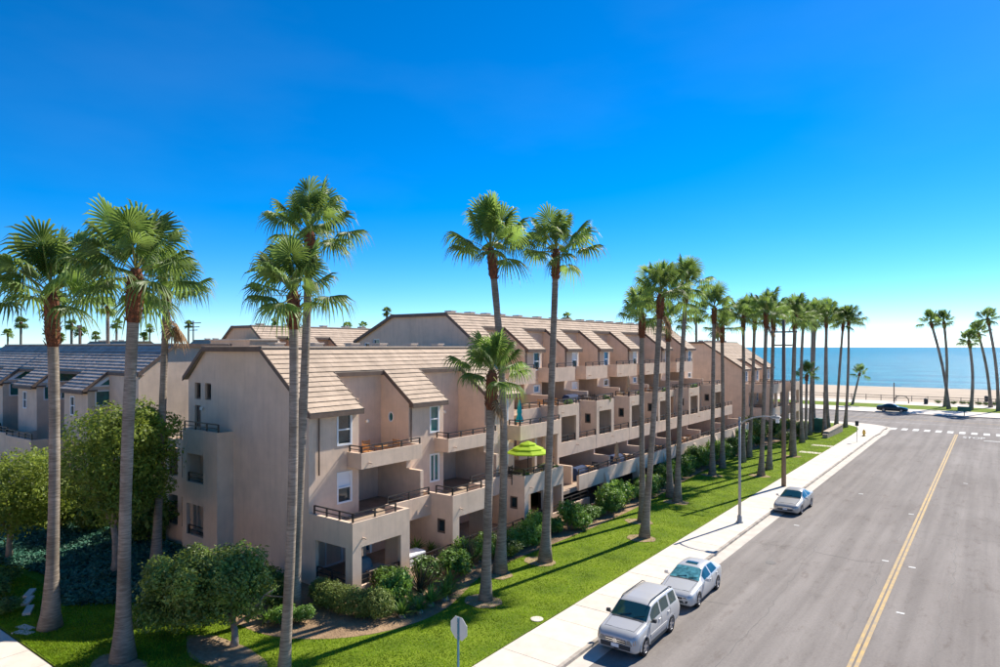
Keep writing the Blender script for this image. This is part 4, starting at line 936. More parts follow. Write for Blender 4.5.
o = link('crown', leaves('crown', clump((0,0,3.9), 22, (2.6,2.4,1.6), (.8,1.3), 12)+[(0,0,3.6,2.9,2.7,2.3)], 20000, .17, 'leaf_tree', 2, shell=.6), t); o['kind'] = 'stuff'
t = thing('leafy_tree', 'dark tree filling the corner between the striped-roof block and the garden', 'tree', (-44.5, 19.6, 0))
mb = MB(); mb.tube([(0,0,-.05),(.05,0,1.2),(0,.1,2.2)], [.2,.15,.14], 8); limbs(mb, (0,.1,2), [(-1.2,.5,4),(1.2,-.6,4.2),(.2,1.0,4.6)], .09, seed=3)
part('trunk', mb, 'bark', t, True); o = link('crown', leaves('crown', clump((0,0,4.4), 10, (1.6,1.6,1.2), (.8,1.2), 13), 11000, .17, 'leaf_tree', 3), t); o['kind'] = 'stuff'
# round-headed bush tree on the lawn
t = thing('bush_tree', 'broad low tree with twisted bare branches on the lawn beside the flared palm', 'tree', (-23.9, 14.7, 0))
mb = MB(); mb.tube([(0,0,-.05),(.0,.05,.25),(-.1,.1,.55),(-.3,.15,.85)], [.20,.14,.13,.12], 9)
limbs(mb, (-.3,.15,.8), [(-1.9,.6,2.2),(-1.0,-.5,2.4),(-.6,1.2,2.6),(.1,.2,2.8),(-2.2,-.4,1.6)], .085, seed=4)
mb.tube([(-.2,.12,.7),(.25,.4,1.1),(.55,.6,1.5),(.75,.85,1.9),(1.1,1.0,2.15)], [.07,.055,.045,.035,.02], 6); mb.tube([(.75,.85,1.9),(1.25,.95,1.95),(1.9,1.1,2.02)], [.03,.025,.012], 5); mb.tube([(.25,.4,1.1),(.2,.7,1.7),(.3,.9,2.3)], [.04,.03,.015], 5)
part('trunk', mb, 'bark', t, True)
bl = clump((-1.6,-.2,2.15), 30, (2.35,2.0,.95), (.45,.8), 21) + [(-1.6,-.2,2.1,2.4,2.1,1.3),(-.5,.5,2.8,1.3,1.2,1.0),(-2.9,-.9,1.6,1.3,1.3,1.0),(-2.2,-1.0,1.3,1.2,1.0,.8)]
o = link('crown', leaves('crown', bl, 34000, .13, 'leaf_bush', 4, asp=.6, shell=.55), t); o['kind'] = 'stuff'
# blue-green ground cover in the shade of the block
g = np.random.default_rng(5)
def cover(name, poly_fn, n, size, h, m, seed, box):
    g = np.random.default_rng(seed); P_ = np.column_stack([g.uniform(box[0],box[1],n*2), g.uniform(box[2],box[3],n*2)]); P_ = P_[poly_fn(P_)][:n]; n = len(P_)
    c = np.column_stack([P_, g.uniform(.02, h, n)]); nr = g.normal(size=(n,3))*.6; nr[:,2] += 1; nr /= np.linalg.norm(nr,axis=1)[:,None]
    t_ = np.cross(nr, g.normal(size=(n,3))); t_ /= np.linalg.norm(t_,axis=1)[:,None]; b = np.cross(nr, t_); s = size*g.uniform(.6,1.4,n)[:,None]
    V = np.stack([c-t_*s*.5, c+b*s*.28, c+t_*s*.6, c-b*s*.28], axis=1).reshape(-1,3)
    return tris_mesh(name, V, np.arange(n*4).reshape(-1,4), m)
def in_cover(P_):
    x, y = P_[:,0], P_[:,1]; return (y > 12.9+.5*np.sin(x*.6)+np.clip((x+33.5)*.8, 0, 4)) & (y < 19.8)
o = link('ground_cover', cover('ground_cover', in_cover, 42000, .2, .34, 'leaf_cover', 6, (-52,-29.5,12,20))); o['kind'] = 'stuff'; o['label'] = 'blue-green ground cover in the shaded side garden'; o['category'] = 'ground cover'
# grass blades on the lawn
def in_lawn(P_):
    x, y = P_[:,0], P_[:,1]; xb = np.interp(y, [9.8,15.9,16,18.3,20.2,22.2,26.2,33,44,57,76,92,100,114], [-45,-45,-23.0,-20.3,-19.6,-19.5,-21.1,-21,-20.8,-21.8,-22.2,-21.2,-21.9,-24])
    xe = np.interp(y, [9.8,100,104,107,109.6,111.6,113], [-15.46,-15.46,-15.5,-15.8,-16.5,-17.7,-20])
    ok = (x > xb) & (x < xe) & (((x+23.7)/2.1)**2+((y-14.1)/.8)**2 > 1) & (((x+25.6)/1.4)**2+((y-11.2)/.7)**2 > 1) & ~((y > 12.9+np.clip((x+33.5)*.8,0,4)) & (x < -29.5))
    return ok
def grass():
    g = np.random.default_rng(8); n = 230000
    y = 9.95 + 100*g.random(n*2)**1.7; x = g.uniform(-45, -15.4, n*2); P_ = np.column_stack([x,y]); P_ = P_[in_lawn(P_)][:n]; n = len(P_)
    a = g.uniform(0, 6.28, n); d = np.column_stack([np.cos(a), np.sin(a), np.zeros(n)]); c = np.column_stack([P_, np.full(n, .008)]); wd = g.uniform(.012,.03,n)[:,None]; hgt = g.uniform(.03,.085,n)[:,None]
    ln = np.column_stack([g.normal(size=n)*.5, g.normal(size=n)*.5, np.ones(n)])
    V = np.stack([c-d*wd, c+d*wd, c+ln*hgt], axis=1).reshape(-1,3)
    return tris_mesh('grass', V, np.arange(n*3).reshape(-1,3), 'grass_blade')
o = link('grass', grass()); o['kind'] = 'stuff'; o['label'] = 'short bright green grass on the lawn along the street'; o['category'] = 'grass'
# shrubs
def shrub_mesh(seed, n=2600, size=.11, m='leaf_shrub', h=1.0): return leaves('foliage', clump((0,0,h*.62), 8, (.42,.42,h*.2), (.28,.46), seed)+[(0,0,h*.6,.5,.5,h*.36)], n, size, m, seed, asp=.5, shell=.45)
SH = [shrub_mesh(200+i) for i in range(4)]; SHD = [shrub_mesh(210+i, 2600, .11, 'leaf_bush') for i in range(2)]
ST = MB(); limbs(ST, (0,0,-.05), [(.25,.1,.6),(-.2,.2,.65),(.05,-.25,.6)], .03, seed=9); ST = ST.mesh('stem', 'bark', True)
def shrub(label, x, y, s, hs_=1.0, grp=None, me=None, seed=0, name='shrub', cat='shrub'):
    rn = random.Random(seed+x*13+y); t = thing(name, label, cat, (x, y, .01), rn.uniform(0,6), grp); t.scale = (s, s, s*hs_)
    o = link('foliage', me or rn.choice(SH), t); o['kind'] = 'stuff'; link('stem', ST, t); return t
GS = 'shrubs in the bed along the building'
for (x, y, s, h) in ((-22.9,29.6,1.2,1.0),(-23.1,35.2,1.1,1.1),(-22.2,35.6,1.1,.9),(-22.4,39.8,1.1,.9),(-22.8,45.6,1.2,1.0),(-22.4,46.9,1.2,.9),(-22.0,40.7,.9,.7)): shrub('small filler shrub in the soil bed between the larger shrubs', x, y, s, h, GS)
for (x, y, s, h) in ((-22.0,32.2,1.25,1.1),(-22.4,34.0,1.4,1.2),(-22.7,31.2,1.2,1.0)): shrub('dense green shrub at the foot of the green umbrella deck', x, y, s, h, GS)
for (x, y, s, h) in ((-21.9,36.8,1.5,1.25),(-21.4,37.6,1.1,.8),(-22.7,38.6,1.0,.9)): shrub('bright shrub at the end of the low patio wall by the navy umbrella', x, y, s, h, GS)
for (x, y, s, h) in ((-21.9,42.2,1.7,1.1),(-21.9,43.8,1.75,1.15)): shrub('one of two rounded light green shrubs beside the planter wall', x, y, s, h, GS)
for (x, y, s, h) in ((-22.1,49.0,1.5,1.0),(-22.3,51.0,1.4,1.0),(-22.5,53.2,1.6,1.1),(-22.8,55.2,1.5,1.1),(-22.9,57.4,1.7,1.1),(-23.0,59.8,1.6,1.1),(-23.0,62.4,1.9,1.2),(-23.0,65.0,1.6,1.1),(-22.7,67.6,1.8,1.1),(-23.2,70.6,1.7,1.1),(-23.0,74,1.6,1.2),(-23,78,1.9,1.2)):
    shrub('rounded shrub in the row under the long parapet', x, y, s, h, GS)
for (x, y, s, h) in ((-23.6,86,2.0,1.1),(-25.5,88,2.2,1.2),(-23.2,90.5,2.0,1.1),(-26.0,92.5,2.0,1.0),(-22.6,93.5,1.8,1.0),(-22.8,97.5,1.9,.9)): shrub('leafy shrub in the gap before the blank gable of the far block', x, y, s, h, GS, SHD[int(y) % 2])
for (x, y, s, h) in ((-20.7,86.5,1.5,.9),(-20.6,93.0,1.6,.9),(-21.0,97.5,1.8,.8)): shrub('dark shrub around the green utility box on the corner lawn', x, y, s, h, GS, SHD[int(y) % 2])
for (x, y, s, h) in ((-27.6,18.9,1.2,.8),(-28.9,19.4,1.1,.8),(-26.2,18.2,1.3,.8)): shrub('dark shrub in shade against the gable foot', x, y, s, h, GS, SHD[0])
for (x, y, s, h) in ((-24.2,17.0,1.0,.8),(-23.6,17.6,.8,.9)): shrub('small leafy shrub at the shaded end of the clipped hedge', x, y, s, h, GS)
shrub('loose leafy shrub between the clipped hedge and the spiky plant', -21.9, 21.4, 1.35, 1.15, GS, SH[1])
shrub('round shrub with dense leaves beside the second patio box', -22.1, 25.6, 1.5, 1.0, GS, SH[2])
for (x, y, s) in ((-38.9,11.6,1.4),(-37.6,10.9,1.3),(-40.5,11.2,1.4),(-34.9,10.7,1.0)): shrub('low dark shrub edging the side garden walk', x, y, s, .6, GS, SHD[1])
for (x, y, s, h) in ((-40.6,19.4,2.6,1.0),(-42.6,21.5,2.8,1.1),(-45.5,18.2,2.6,1.0),(-47.8,17.5,2.8,1.0),(-40.9,22.8,2.6,1.1),(-50.5,18.6,2.8,1.1)): shrub('tall dark shrub closing the gap behind the large leafy tree', x, y, s, h, GS, SHD[0])
for (x, y, s, h) in ((-23.3,22.4,1.2,1.0),(-21.6,20.3,1.2,1.0),(-22.3,24.2,1.3,1.0),(-22.9,28.0,1.3,1.0)): shrub('leafy shrub among the strap plants at the patio wall', x, y, s, h, GS)
_g = random.Random(77)
for k in range(34):
    y = 28.5+k*1.62+_g.uniform(-.5,.5); shrub('small filler shrub in the soil bed between the larger shrubs', _g.uniform(-23.0,-21.7) - (.6 if y > 50 else 0), y, _g.uniform(.8,1.3), _g.uniform(.7,1.1), GS, _g.choice(SH+SHD))
# clipped hedge in front of the near patio
t = thing('hedge', 'low clipped rounded hedge in front of the near corner patio', 'hedge', (-22.7, 19.5, 0), R(12))
pts = [(-1.35+.33*i, .10*math.sin(i), .66+.05*math.sin(i*1.7), .55, .6, .58) for i in range(10)]
o = link('foliage', leaves('foliage', pts, 15000, .075, 'leaf_hedge', 31, asp=.6, shell=.75), t); o['kind'] = 'stuff'
mb = MB()
for i in range(7): limbs(mb, (-1.2+.45*i, 0, -.05), [(-1.3+.45*i, .2, .6), (-1.05+.45*i, -.2, .6)], .025, seed=i)
part('stem', mb, 'bark', t)
t = thing('hedge', 'small dark clipped hedge ball at the patio corner', 'hedge', (-24.7, 19.6, 0)); o = link('foliage', leaves('foliage', [(0,0,.6,.6,.6,.55),(.5,.1,.55,.5,.5,.5)], 7000, .075, 'leaf_hedge', 32, asp=.6, shell=.75), t); o['kind'] = 'stuff'; link('stem', ST, t)
# strap-leaved plants
def strap_mesh(seed, n, ln, wd, m, up=.8, arch=.5):
    r = random.Random(seed); V = []; F = []
    for k in range(n):
        a = r.uniform(0,6.28); L_ = ln*r.uniform(.6,1.1); tilt = r.uniform(.1, 1.0); d = Vector((math.cos(a), math.sin(a), 0)); s_ = Vector((-d.y, d.x, 0)); b = len(V)
        for i in range(4):
            u = i/3; p = d*(L_*u*tilt*(.5+.5*u)) + Vector((0,0,L_*(u*up*(1.15-tilt*.5) - arch*tilt*u*u*.6)+.02)); w_ = wd*(1-.85*u**2)*.5
            V += [tuple(p-s_*w_), tuple(p+s_*w_)]
        for i in range(3): F.append((b+i*2, b+i*2+1, b+i*2+3, b+i*2+2))
    me = bpy.data.meshes.new('leaves'); me.from_pydata(V, [], F); me.materials.append(MATS[m]); me.update(); return me
LIL = [strap_mesh(300+i, 70, .75, .055, 'leaf_shrub') for i in range(3)]; FLX = [strap_mesh(310+i, 60, 1.5, .06, 'leaf_flax', .95, .25) for i in range(2)]
def strap(label, x, y, s, me, grp='strap-leaved plants in the bed'):
    t = thing('strap_plant', label, 'plant', (x, y, .02), random.uniform(0,6), grp); t.scale = (s,s,s); o = link('leaves', me, t); o['kind'] = 'stuff'; part('crown_base', MB().lathe([(.09,-.04),(.12,.04),(.07,.12)], n=8), 'bark', t); return t
strap('tall bronze spiky flax beside the loose shrub at the near patio', -21.7, 22.9, 1.35, FLX[0]); strap('reddish spiky flax by the second patio box wall', -22.0, 26.9, 1.3, FLX[1])
for i, (x, y, s) in enumerate(((-20.6,20.6,1.4),(-20.3,21.4,1.3),(-20.5,22.3,1.6),(-20.4,23.2,1.6),(-20.9,24.0,1.5),(-21.4,24.6,1.4),(-21.0,21.6,1.3),(-23.9,17.2,.9),(-24.8,16.8,1.0),(-25.8,16.7,.9))): strap('clump of bright green lily leaves in front of the spiky flax' if i < 7 else 'green lily clump in the shaded corner of the bed', x, y, s, LIL[i % 3])
for i, (x, y, s) in enumerate(((-22.0,29.2,1.1),(-21.9,30.2,1.0),(-21.6,33.4,1.0),(-22.5,28.4,1.0))): strap('green strap-leaved clump under the palm beside the patio boxes', x, y, s, LIL[i % 3])
# palms and pots inside the patio courts
for (x, y, s, lb) in ((-25.1,26.2,1.35,'feathery potted plant in the court between the patio boxes'), (-24.8,27.0,1.0,'smaller potted plant under the small square window')):
    t = thing('potted_plant', lb, 'plant', (x, y, .16), 0, 'potted plants'); t.scale = (s,s,s); part('pot', MB().lathe([(.14,0),(.19,.02),(.24,.38),(.21,.4),(.20,.33)], n=12), 'pot', t, True); link('leaves', LIL[0], t, (0,0,.36))
# ------------------------------------------------------------------ street furniture
t = thing('street_lamp', 'tall grey street lamp with a curved arm over the street', 'street lamp', (-13.7, 45.2, 0))
part('base', MB().lathe([(.24,-.02),(.24,.06),(.17,.10),(.15,.42),(.11,.5)], n=12), 'lamp_steel', t, True)
part('pole', MB().tube([(0,0,.02),(0,0,3.4),(0,0,6.85)], [.105,.09,.078], 12), 'lamp_steel', t, True)
part('pole_cap', MB().lathe([(.085,6.83),(.095,6.85),(.095,6.98),(.04,7.05)], n=10), 'lamp_steel', t)
arm = MB().tube([(.02,0,6.55),(.35,0,6.82),(.9,0,7.06),(1.5,0,7.17),(2.05,0,7.18)], [.055,.05,.045,.04,.035], 8)
part('arm', arm, 'lamp_steel', t, True)
hd = MB(); 
for i in range(6):
    pass
hd.slab('y', -.14, .14, [(1.95,7.15),(2.0,7.22),(2.2,7.26),(2.55,7.22),(2.62,7.14),(2.55,7.1),(2.0,7.1)])
h_ = part('lamp_head', hd, 'lamp_steel', t); part('lens', MB().box(2.12, 2.5, -.11, .11, 7.06, 7.1), 'lamp_white', h_)
part('sensor', MB().lathe([(.05,7.24),(.05,7.34),(.03,7.36)], 2.3, 0, n=8), 'lamp_steel', h_)
# arm-mounted camera-like box under the head
part('drop_box', MB().box(2.3, 2.5, -.07, .07, 6.80, 7.055), 'lamp_white', t)
t = thing('utility_pole', 'weathered wooden utility pole with crossarm on the sidewalk edge', 'utility pole', (-14.3, 59.2, 0))
part('pole', MB().tube([(0,0,-.1),(0,0,6),(0,0,14.0)], [.19,.165,.13], 10), 'wood_pole', t, True)
part('crossarm', MB().box(-1.1, 1.1, -.21, -.13, 12.9, 13.03), 'wood_pole', t); part('crossarm', MB().box(-.7, .7, -.21, -.13, 11.8, 11.92), 'wood_pole', t)
for x in (-1.0, -.5, .5, 1.0): part('insulator', MB().lathe([(.03,13.03),(.06,13.06),(.04,13.12),(.055,13.17),(.02,13.2)], x, -.17, n=8), 'lamp_white', t)
part('conduit', MB().tube([(.02,.2,0),(.02,.18,11.5)], .05, 6), 'galv', t)
def octa(r, rot=R(22.5)): return [(r*math.cos(rot+k*math.pi/4), r*math.sin(rot+k*math.pi/4)) for k in range(8)]
t = thing('stop_sign', 'back of an octagonal grey stop sign on a thin post', 'sign', (-14.4, 17.0, 0), R(-4))
part('post', MB().box(-.03, .03, .0, .05, -.1, 2.66), 'sign_post', t)
sg = part('sign_plate', MB().slab('y', .052, .062, [(a, b+2.3) for a, b in octa(.41)]), 'sign_back', t)
for z in (2.1, 2.5): part('bolt', MB().lathe([(.02,0),(.02,.02)], n=6), 'galv', sg, loc=(0,-.005,z), rot=(R(90),0,0))
fcs = bpy.data.curves.new('stop_text', 'FONT'); fcs.body = 'STOP'; fcs.size = .3; fcs.align_x = 'CENTER'; fcs.extrude = .001; fcs.materials.append(MATS['white_paint'])
part('sign_face', MB().slab('y', .063, .066, [(a, b+2.3) for a, b in octa(.39)]), 'tail_lamp', sg); _tmp = link('tmp_text', fcs); bpy.context.view_layer.update(); tm = bpy.data.meshes.new_from_object(_tmp.evaluated_get(bpy.context.evaluated_depsgraph_get())); bpy.data.objects.remove(_tmp)
link('sign_text', tm, sg, (0,.069,2.2), (R(90),0,R(180)))
t = thing('sign_post', 'slim post with a small plate near the corner crossing', 'sign', (-13.7, 92.0, 0)); part('post', MB().tube([(0,0,-.02),(0,0,2.6)], .035, 8), 'galv', t); part('plate', MB().box(-.2,.2,-.05,-.036,2.0,2.6), 'bin', t)
t = thing('fire_hydrant', 'yellow fire hydrant on the corner sidewalk', 'hydrant', (-13.9, 98.9, 0)); part('body', MB().lathe([(.2,0),(.2,.06),(.13,.1),(.13,.55),(.18,.58),(.17,.68),(.08,.78),(.04,.86)], n=12), 'hydrant_yellow', t, True)
for s_ in (-1,1): part('outlet', MB().tube([(0,0,.42),(.22*s_,0,.42)], .07, 8), 'hydrant_yellow', t)
t = thing('utility_box', 'green metal utility cabinet on the corner lawn', 'cabinet', (-19.5, 100.2, 0)); part('cabinet', MB().box(-.6,.6,-.5,.5,0,1.75), 'util_green', t); part('lid', MB().box(-.65,.65,-.55,.55,1.75,1.85), 'util_green', t); part('door_seam', MB().box(-.01,.01,-.515,-.501,.15,1.6), 'bin', t); part('plinth', MB().box(-.75,.75,-.65,.65,-.02,.06), 'concrete', t)
t = thing('monument_sign', 'low tapering stone sign wall lying along the corner lawn', 'sign', (-17.4, 97.8, 0), R(88)); part('stone', MB().slab('y', -.3, .3, [(-4.4,0),(4.4,0),(4.4,.85),(3.9,.95),(-3.6,.7),(-4.4,.5)]), 'rock', t)
for k in range(7): part('cap_stone', MB().box(-3.9+1.15*k, -2.85+1.15*k, -.34, .34, .72+.034*k, .84+.034*k), 'cap', t)
for (x0, x1, y0, y1) in ((-17.6,-15.43,79.2,80.4),(-17.6,-15.43,85.6,86.7)): struct('lawn_path', MB().box(x0,x1,y0,y1,-.05,.02), 'concrete')
for (x, y, rz) in ((-32.4,10.5,.3),(-31.9,10.25,.5)):
    o = part('stepping_stone', MB().slab('z', -.03, .05, [(-.42,-.16),(.36,-.2),(.45,.1),(-.35,.19)]), 'concrete', None, loc=(x,y,0), rot=(0,0,rz)); o['label'] = 'small pale stepping stone on the lawn beside the garden walk'; o['category'] = 'stone'; o['group'] = 'stepping stones'
for (x, y, rz) in ((-36.6,12.0,2.6),(-35.6,11.6,2.6),(-34.3,11.2,2.7)):
    o = part('edging_stone', MB().slab('z', -.03, .13, [(-.55,-.14),(.5,-.16),(.56,.12),(-.5,.16)]), 'concrete', None, loc=(x,y,0), rot=(0,0,rz)); o['label'] = 'pale edging stone along the ground cover'; o['category'] = 'stone'; o['group'] = 'edging stones'
o = part('valve_box', MB().lathe([(.01,0),(.26,0),(.28,.03),(.2,.045),(.01,.045)], n=14), 'concrete', None, loc=(-15.8,23.9,.01)); o['label'] = 'round pale valve cover in the lawn near the sidewalk'; o['category'] = 'cover'
# beach side
t = thing('beach_fence', 'long low post and rail fence between the path and the sand', 'fence', (0, 168, 0))
pm = MB().box(-.07,.07,-.07,.07,-.2,1.25).mesh('post', 'bark'); 
for k in range(-42, 8): link('post', pm, t, (k*2.9, 0, 0))
for z in (.55, 1.05): part('rail', MB().box(-122, 22, -.04, .04, z, z+.12), 'bark', t)
t = thing('tall_post', 'single dark wooden post at the beach fence', 'post', (-17.6, 166.0, 0)); part('shaft', MB().tube([(0,0,-.1),(0,0,3.9)], [.12,.1], 8), 'wood_pole', t); part('cap', MB().lathe([(.12,3.9),(.12,4.0),(.02,4.05)], n=8), 'wood_pole', t)
for i, (x, y) in enumerate(((-11.5,162.0),(-1.6,178.0))):
    t = thing('litter_bin', ('dark litter bin on the path by the beach fence', 'dark litter bin standing out on the sand')[i], 'bin', (x, y, -.1)); part('body', MB().lathe([(.34,0),(.36,.05),(.38,1.0),(.36,1.05)], n=12), 'bin', t); part('lid', MB().lathe([(.4,1.05),(.38,1.15),(.15,1.3)], n=12), 'bin', t)
t = thing('bike_rack', 'dark arched hoop rack in front of the beach fence', 'rack', (-15.8, 161.8, 0)); part('hoop', MB().tube([(-1.3,0,0),(-1.25,0,.8),(-.9,0,1.3),(-.3,0,1.5),(.3,0,1.5),(.9,0,1.3),(1.25,0,.8),(1.3,0,0)], .09, 8), 'bin', t, True); part('foot', MB().box(-1.5,-1.1,-.15,.15,-.02,.03), 'bin', t); part('foot', MB().box(1.1,1.5,-.15,.15,-.02,.03), 'bin', t)
t = thing('board_sign', 'dark green board sign on a short post by the highway', 'sign', (-4.3, 138.2, 0)); part('post', MB().box(-.06,.06,-.06,.06,-.05,1.2), 'bin', t); part('board', MB().box(-.95,.95,-.12,-.061,.75,1.55), 'util_green', t)
for i in range(9):
    x = -9.6+1.35*i; shrub('low dark dune shrub at the beach fence foot', x, 165.5+random.uniform(-.4,.4), 1.0, .6, 'dune shrubs', SHD[i % 2])
t = thing('utility_pole', 'far utility pole with three crossarms over the roofs', 'utility pole', (-144.9, 79.2, 0)); part('pole', MB().tube([(0,0,0),(0,0,17.6)], [.22,.14], 8), 'wood_pole', t)
for z, l in ((17.0,3.4),(16.1,2.8),(15.4,2.0)): part('crossarm', MB().box(-l,l,-.15,-.05,z,z+.18), 'wood_pole', t)
t = thing('utility_pole', 'short dark pole behind the striped roof ridge', 'utility pole', (-84.1, 32.5, 0)); part('pole', MB().tube([(0,0,0),(0,0,13.9)], [.16,.12], 8), 'wood_pole', t); part('cap', MB().box(-.2,.2,-.2,.2,13.85,14.2), 'wood_pole', t)

# ------------------------------------------------------------------ umbrellas and patio furniture
def open_umbrella(label, x, y, z0, r, h, m):
    t = thing('patio_umbrella', label, 'umbrella', (x, y, z0)); part('pole', MB().tube([(0,0,0),(0,0,h+.1)], .03, 8), 'dark_metal', t); part('base', MB().lathe([(.28,0),(.28,.05),(.06,.1)], n=12), 'dark_metal', t)
    for k, (r0, z_, r1, z1) in enumerate(((.02,h+.12,r*.38,h-.08),(r*.32,h-.13,r*.72,h-.36),(r*.64,h-.38,r,h-.62))):
        mb = MB(); n = 8
        vs = [(r0*math.cos(2*math.pi*i/n), r0*math.sin(2*math.pi*i/n), z_) for i in range(n)] + [(r1*math.cos(2*math.pi*i/n), r1*math.sin(2*math.pi*i/n), z1) for i in range(n)] + [(r1*math.cos(2*math.pi*i/n), r1*math.sin(2*math.pi*i/n), z1-.07) for i in range(n)]
        mb.add(vs, [(i,(i+1)%n,n+(i+1)%n,n+i) for i in range(n)]+[(n+i,n+(i+1)%n,2*n+(i+1)%n,2*n+i) for i in range(n)]); part('canopy_tier', mb, m, t)
    for k in range(8): a = 2*math.pi*k/8; part('rib', MB().tube([(0,0,h-.02),(r*math.cos(a),r*math.sin(a),h-.68)], .012, 4), 'dark_metal', t)
def shut_umbrella(label, x, y, z0, h, m):
    t = thing('patio_umbrella', label, 'umbrella', (x, y, z0)); part('pole', MB().tube([(0,0,0),(0,0,h)], .028, 8), 'dark_metal', t); part('base', MB().lathe([(.26,0),(.26,.05),(.06,.1)], n=12), 'dark_metal', t)
    mb = MB(); n = 16; prof = [(.30,.75),(.26,1.0),(.15,1.28),(.19,1.45),(.13,h-.35),(.03,h+.03)]; b = 0
    for r, z in prof:
        for k in range(n): a = 2*math.pi*k/n; q = r*(1.0 if k % 2 else .68); mb.v.append((q*math.cos(a), q*math.sin(a), z))
    for i in range(len(prof)-1):
        for k in range(n): mb.f.append((i*n+k, i*n+(k+1)%n, (i+1)*n+(k+1)%n, (i+1)*n+k))
    part('canopy', mb, m, t)
def chair(label, x, y, z, rz, m, grp):
    t = thing('patio_chair', label, 'chair', (x, y, z), rz, grp)
    for a in (-.24,.24):
        for b in (-.24,.24): part('leg', MB().box(a-.02,a+.02,b-.02,b+.02,0,.42 if b < 0 else .9), m, t)
    part('seat', MB().box(-.26,.26,-.26,.22,.421,.46), m, t)
    for k in range(3): part('back_slat', MB().box(-.218,.218,.228,.25,.52+.13*k,.60+.13*k), m, t)
    for a in (-.27,.23): part('armrest', MB().box(a,a+.05,-.25,.215,.62,.65), m, t)
def table(label, x, y, z, r, m, h=.72):
    t = thing('patio_table', label, 'table', (x, y, z)); part('top', MB().lathe([(.02,h-.04),(r,h-.04),(r,h),(.02,h)], n=18), m, t)
    for k in range(4): a = k*math.pi/2+.78; part('leg', MB().tube([(r*.7*math.cos(a),r*.7*math.sin(a),0),(r*.5*math.cos(a),r*.5*math.sin(a),h-.05)], .025, 6), m, t)
DZ = 2.86
open_umbrella('open lime green umbrella over the second-floor deck', -24.9, 36.6, DZ, 1.45, 2.5, 'lime')
table('round dark table beside the lime green umbrella pole', -25.0, 35.75, DZ, .5, 'dark_metal')
for k, (x, y, rz) in enumerate(((-24.6,37.6,.2),(-24.2,36.3,-1.5),(-25.8,36.2,1.6),(-25.1,34.95,3.1))): chair('dark patio chair under the lime green umbrella', x, y, DZ, rz, 'dark_metal', 'chairs under the green umbrella')
for (x, y) in ((-24.2,35.3),(-24.2,38.8),(-25.2,39.0)):
    t = thing('potted_plant', 'small potted plant at the rail of the green umbrella deck', 'plant', (x, y, DZ), 0, 'potted plants on the umbrella deck'); part('pot', MB().lathe([(.12,0),(.19,.34),(.17,.34)], n=10), 'pot', t); o = link('leaves', SH[0], t, (0,0,.2)); o.scale = (.5,.5,.55); o['kind'] = 'stuff'
shut_umbrella('closed navy umbrella on the ground patio behind the rail', -24.7, 40.3, .0, 2.35, 'navy')
part('patio_slab', MB().box(-27, -24.15, 39.5, 43.2, -.1, .03), 'deck', None)['kind'] = 'structure'
shut_umbrella('closed beige umbrella behind the long parapet', -24.9, 49.5, 1.6, 2.3, 'beige_cloth')
shut_umbrella('closed teal umbrella on the upper deck beside the near roof end', -27.2, 38.9, 5.62, 2.3, 'teal_cloth')
shut_umbrella('closed beige umbrella on an upper deck in front of the sawtooth bays', -27.3, 56.6, 6.72, 2.3, 'beige_cloth')
table('small wooden table on the near third-floor balcony', -27.2, 25.6, 5.6, .38, 'wood', .66)
for k, (x, y, rz) in enumerate(((-27.2,24.7,3.1),(-27.2,26.5,0),(-28.0,25.4,1.5))): chair('wooden chair on the near third-floor balcony', x, y, 5.6, rz, 'wood', 'balcony chairs')
# covered barbecue and table in the near patio
t = thing('covered_grill', 'grey cloth cover draped over a barbecue in the near corner patio', 'grill', (-24.9, 22.0, .16)); 
mb = MB(); prof = [(.62,.0),(.66,.3),(.62,.8),(.56,1.05),(.40,1.22),(.15,1.28)]
mb.lathe(prof, n=14); part('cover', mb, 'cover_grey', t, True); part('hem', MB().lathe([(.68,0),(.68,.05)], n=14), 'cover_grey', t); t.scale = (.75, 1.2, 1)
t = thing('patio_table', 'low pale square table at the near patio rail', 'table', (-24.5, 22.6, .16)); part('top', MB().box(-.35,.35,-.6,.6,.68,.74), 'table_top', t)
for a in (-.3,.3):
    for b in (-.55,.55): part('leg', MB().box(a-.03,a+.03,b-.03,b+.03,0,.68), 'table_top', t)
t = thing('covered_table', 'pale blue sheet over a table in the court between patio boxes', 'table', (-24.7, 25.3, .16)); part('cover', MB().slab('y', -.7, .7, [(-.5,0),(-.45,.72),(-.3,.78),(.3,.78),(.45,.72),(.5,0)]), 'blind', t); part('hem', MB().box(-.52,.52,-.72,.72,0,.04), 'blind', t)
for (x, y, z, lb) in ((-25.6,44.6,1.6,'dark covered lounger on the long second-floor deck'), (-26,51.5,1.6,'dark covered furniture further along the long deck'), (-28.9,49.0,6.72,'dark covered grill on an upper deck')):
    t = thing('covered_furniture', lb, 'furniture', (x, y, z)); part('cover', MB().slab('y', -.8, .8, [(-.45,0),(-.42,.75),(-.2,.95),(.2,.9),(.42,.6),(.48,0)]), 'navy', t); part('hem', MB().box(-.5,.5,-.82,.82,0,.04), 'navy', t)
t = thing('covered_furniture', 'black covered furniture on the balcony of the striped-roof block', 'furniture', (-71, 20.2, 3.4)); part('cover', MB().slab('x', -1.2, 1.2, [(-.6,0),(-.55,1.6),(-.2,2.1),(.2,2.1),(.55,1.6),(.6,0)]), 'bin', t); part('hem', MB().box(-1.25,1.25,-.64,.64,0,.05), 'bin', t)

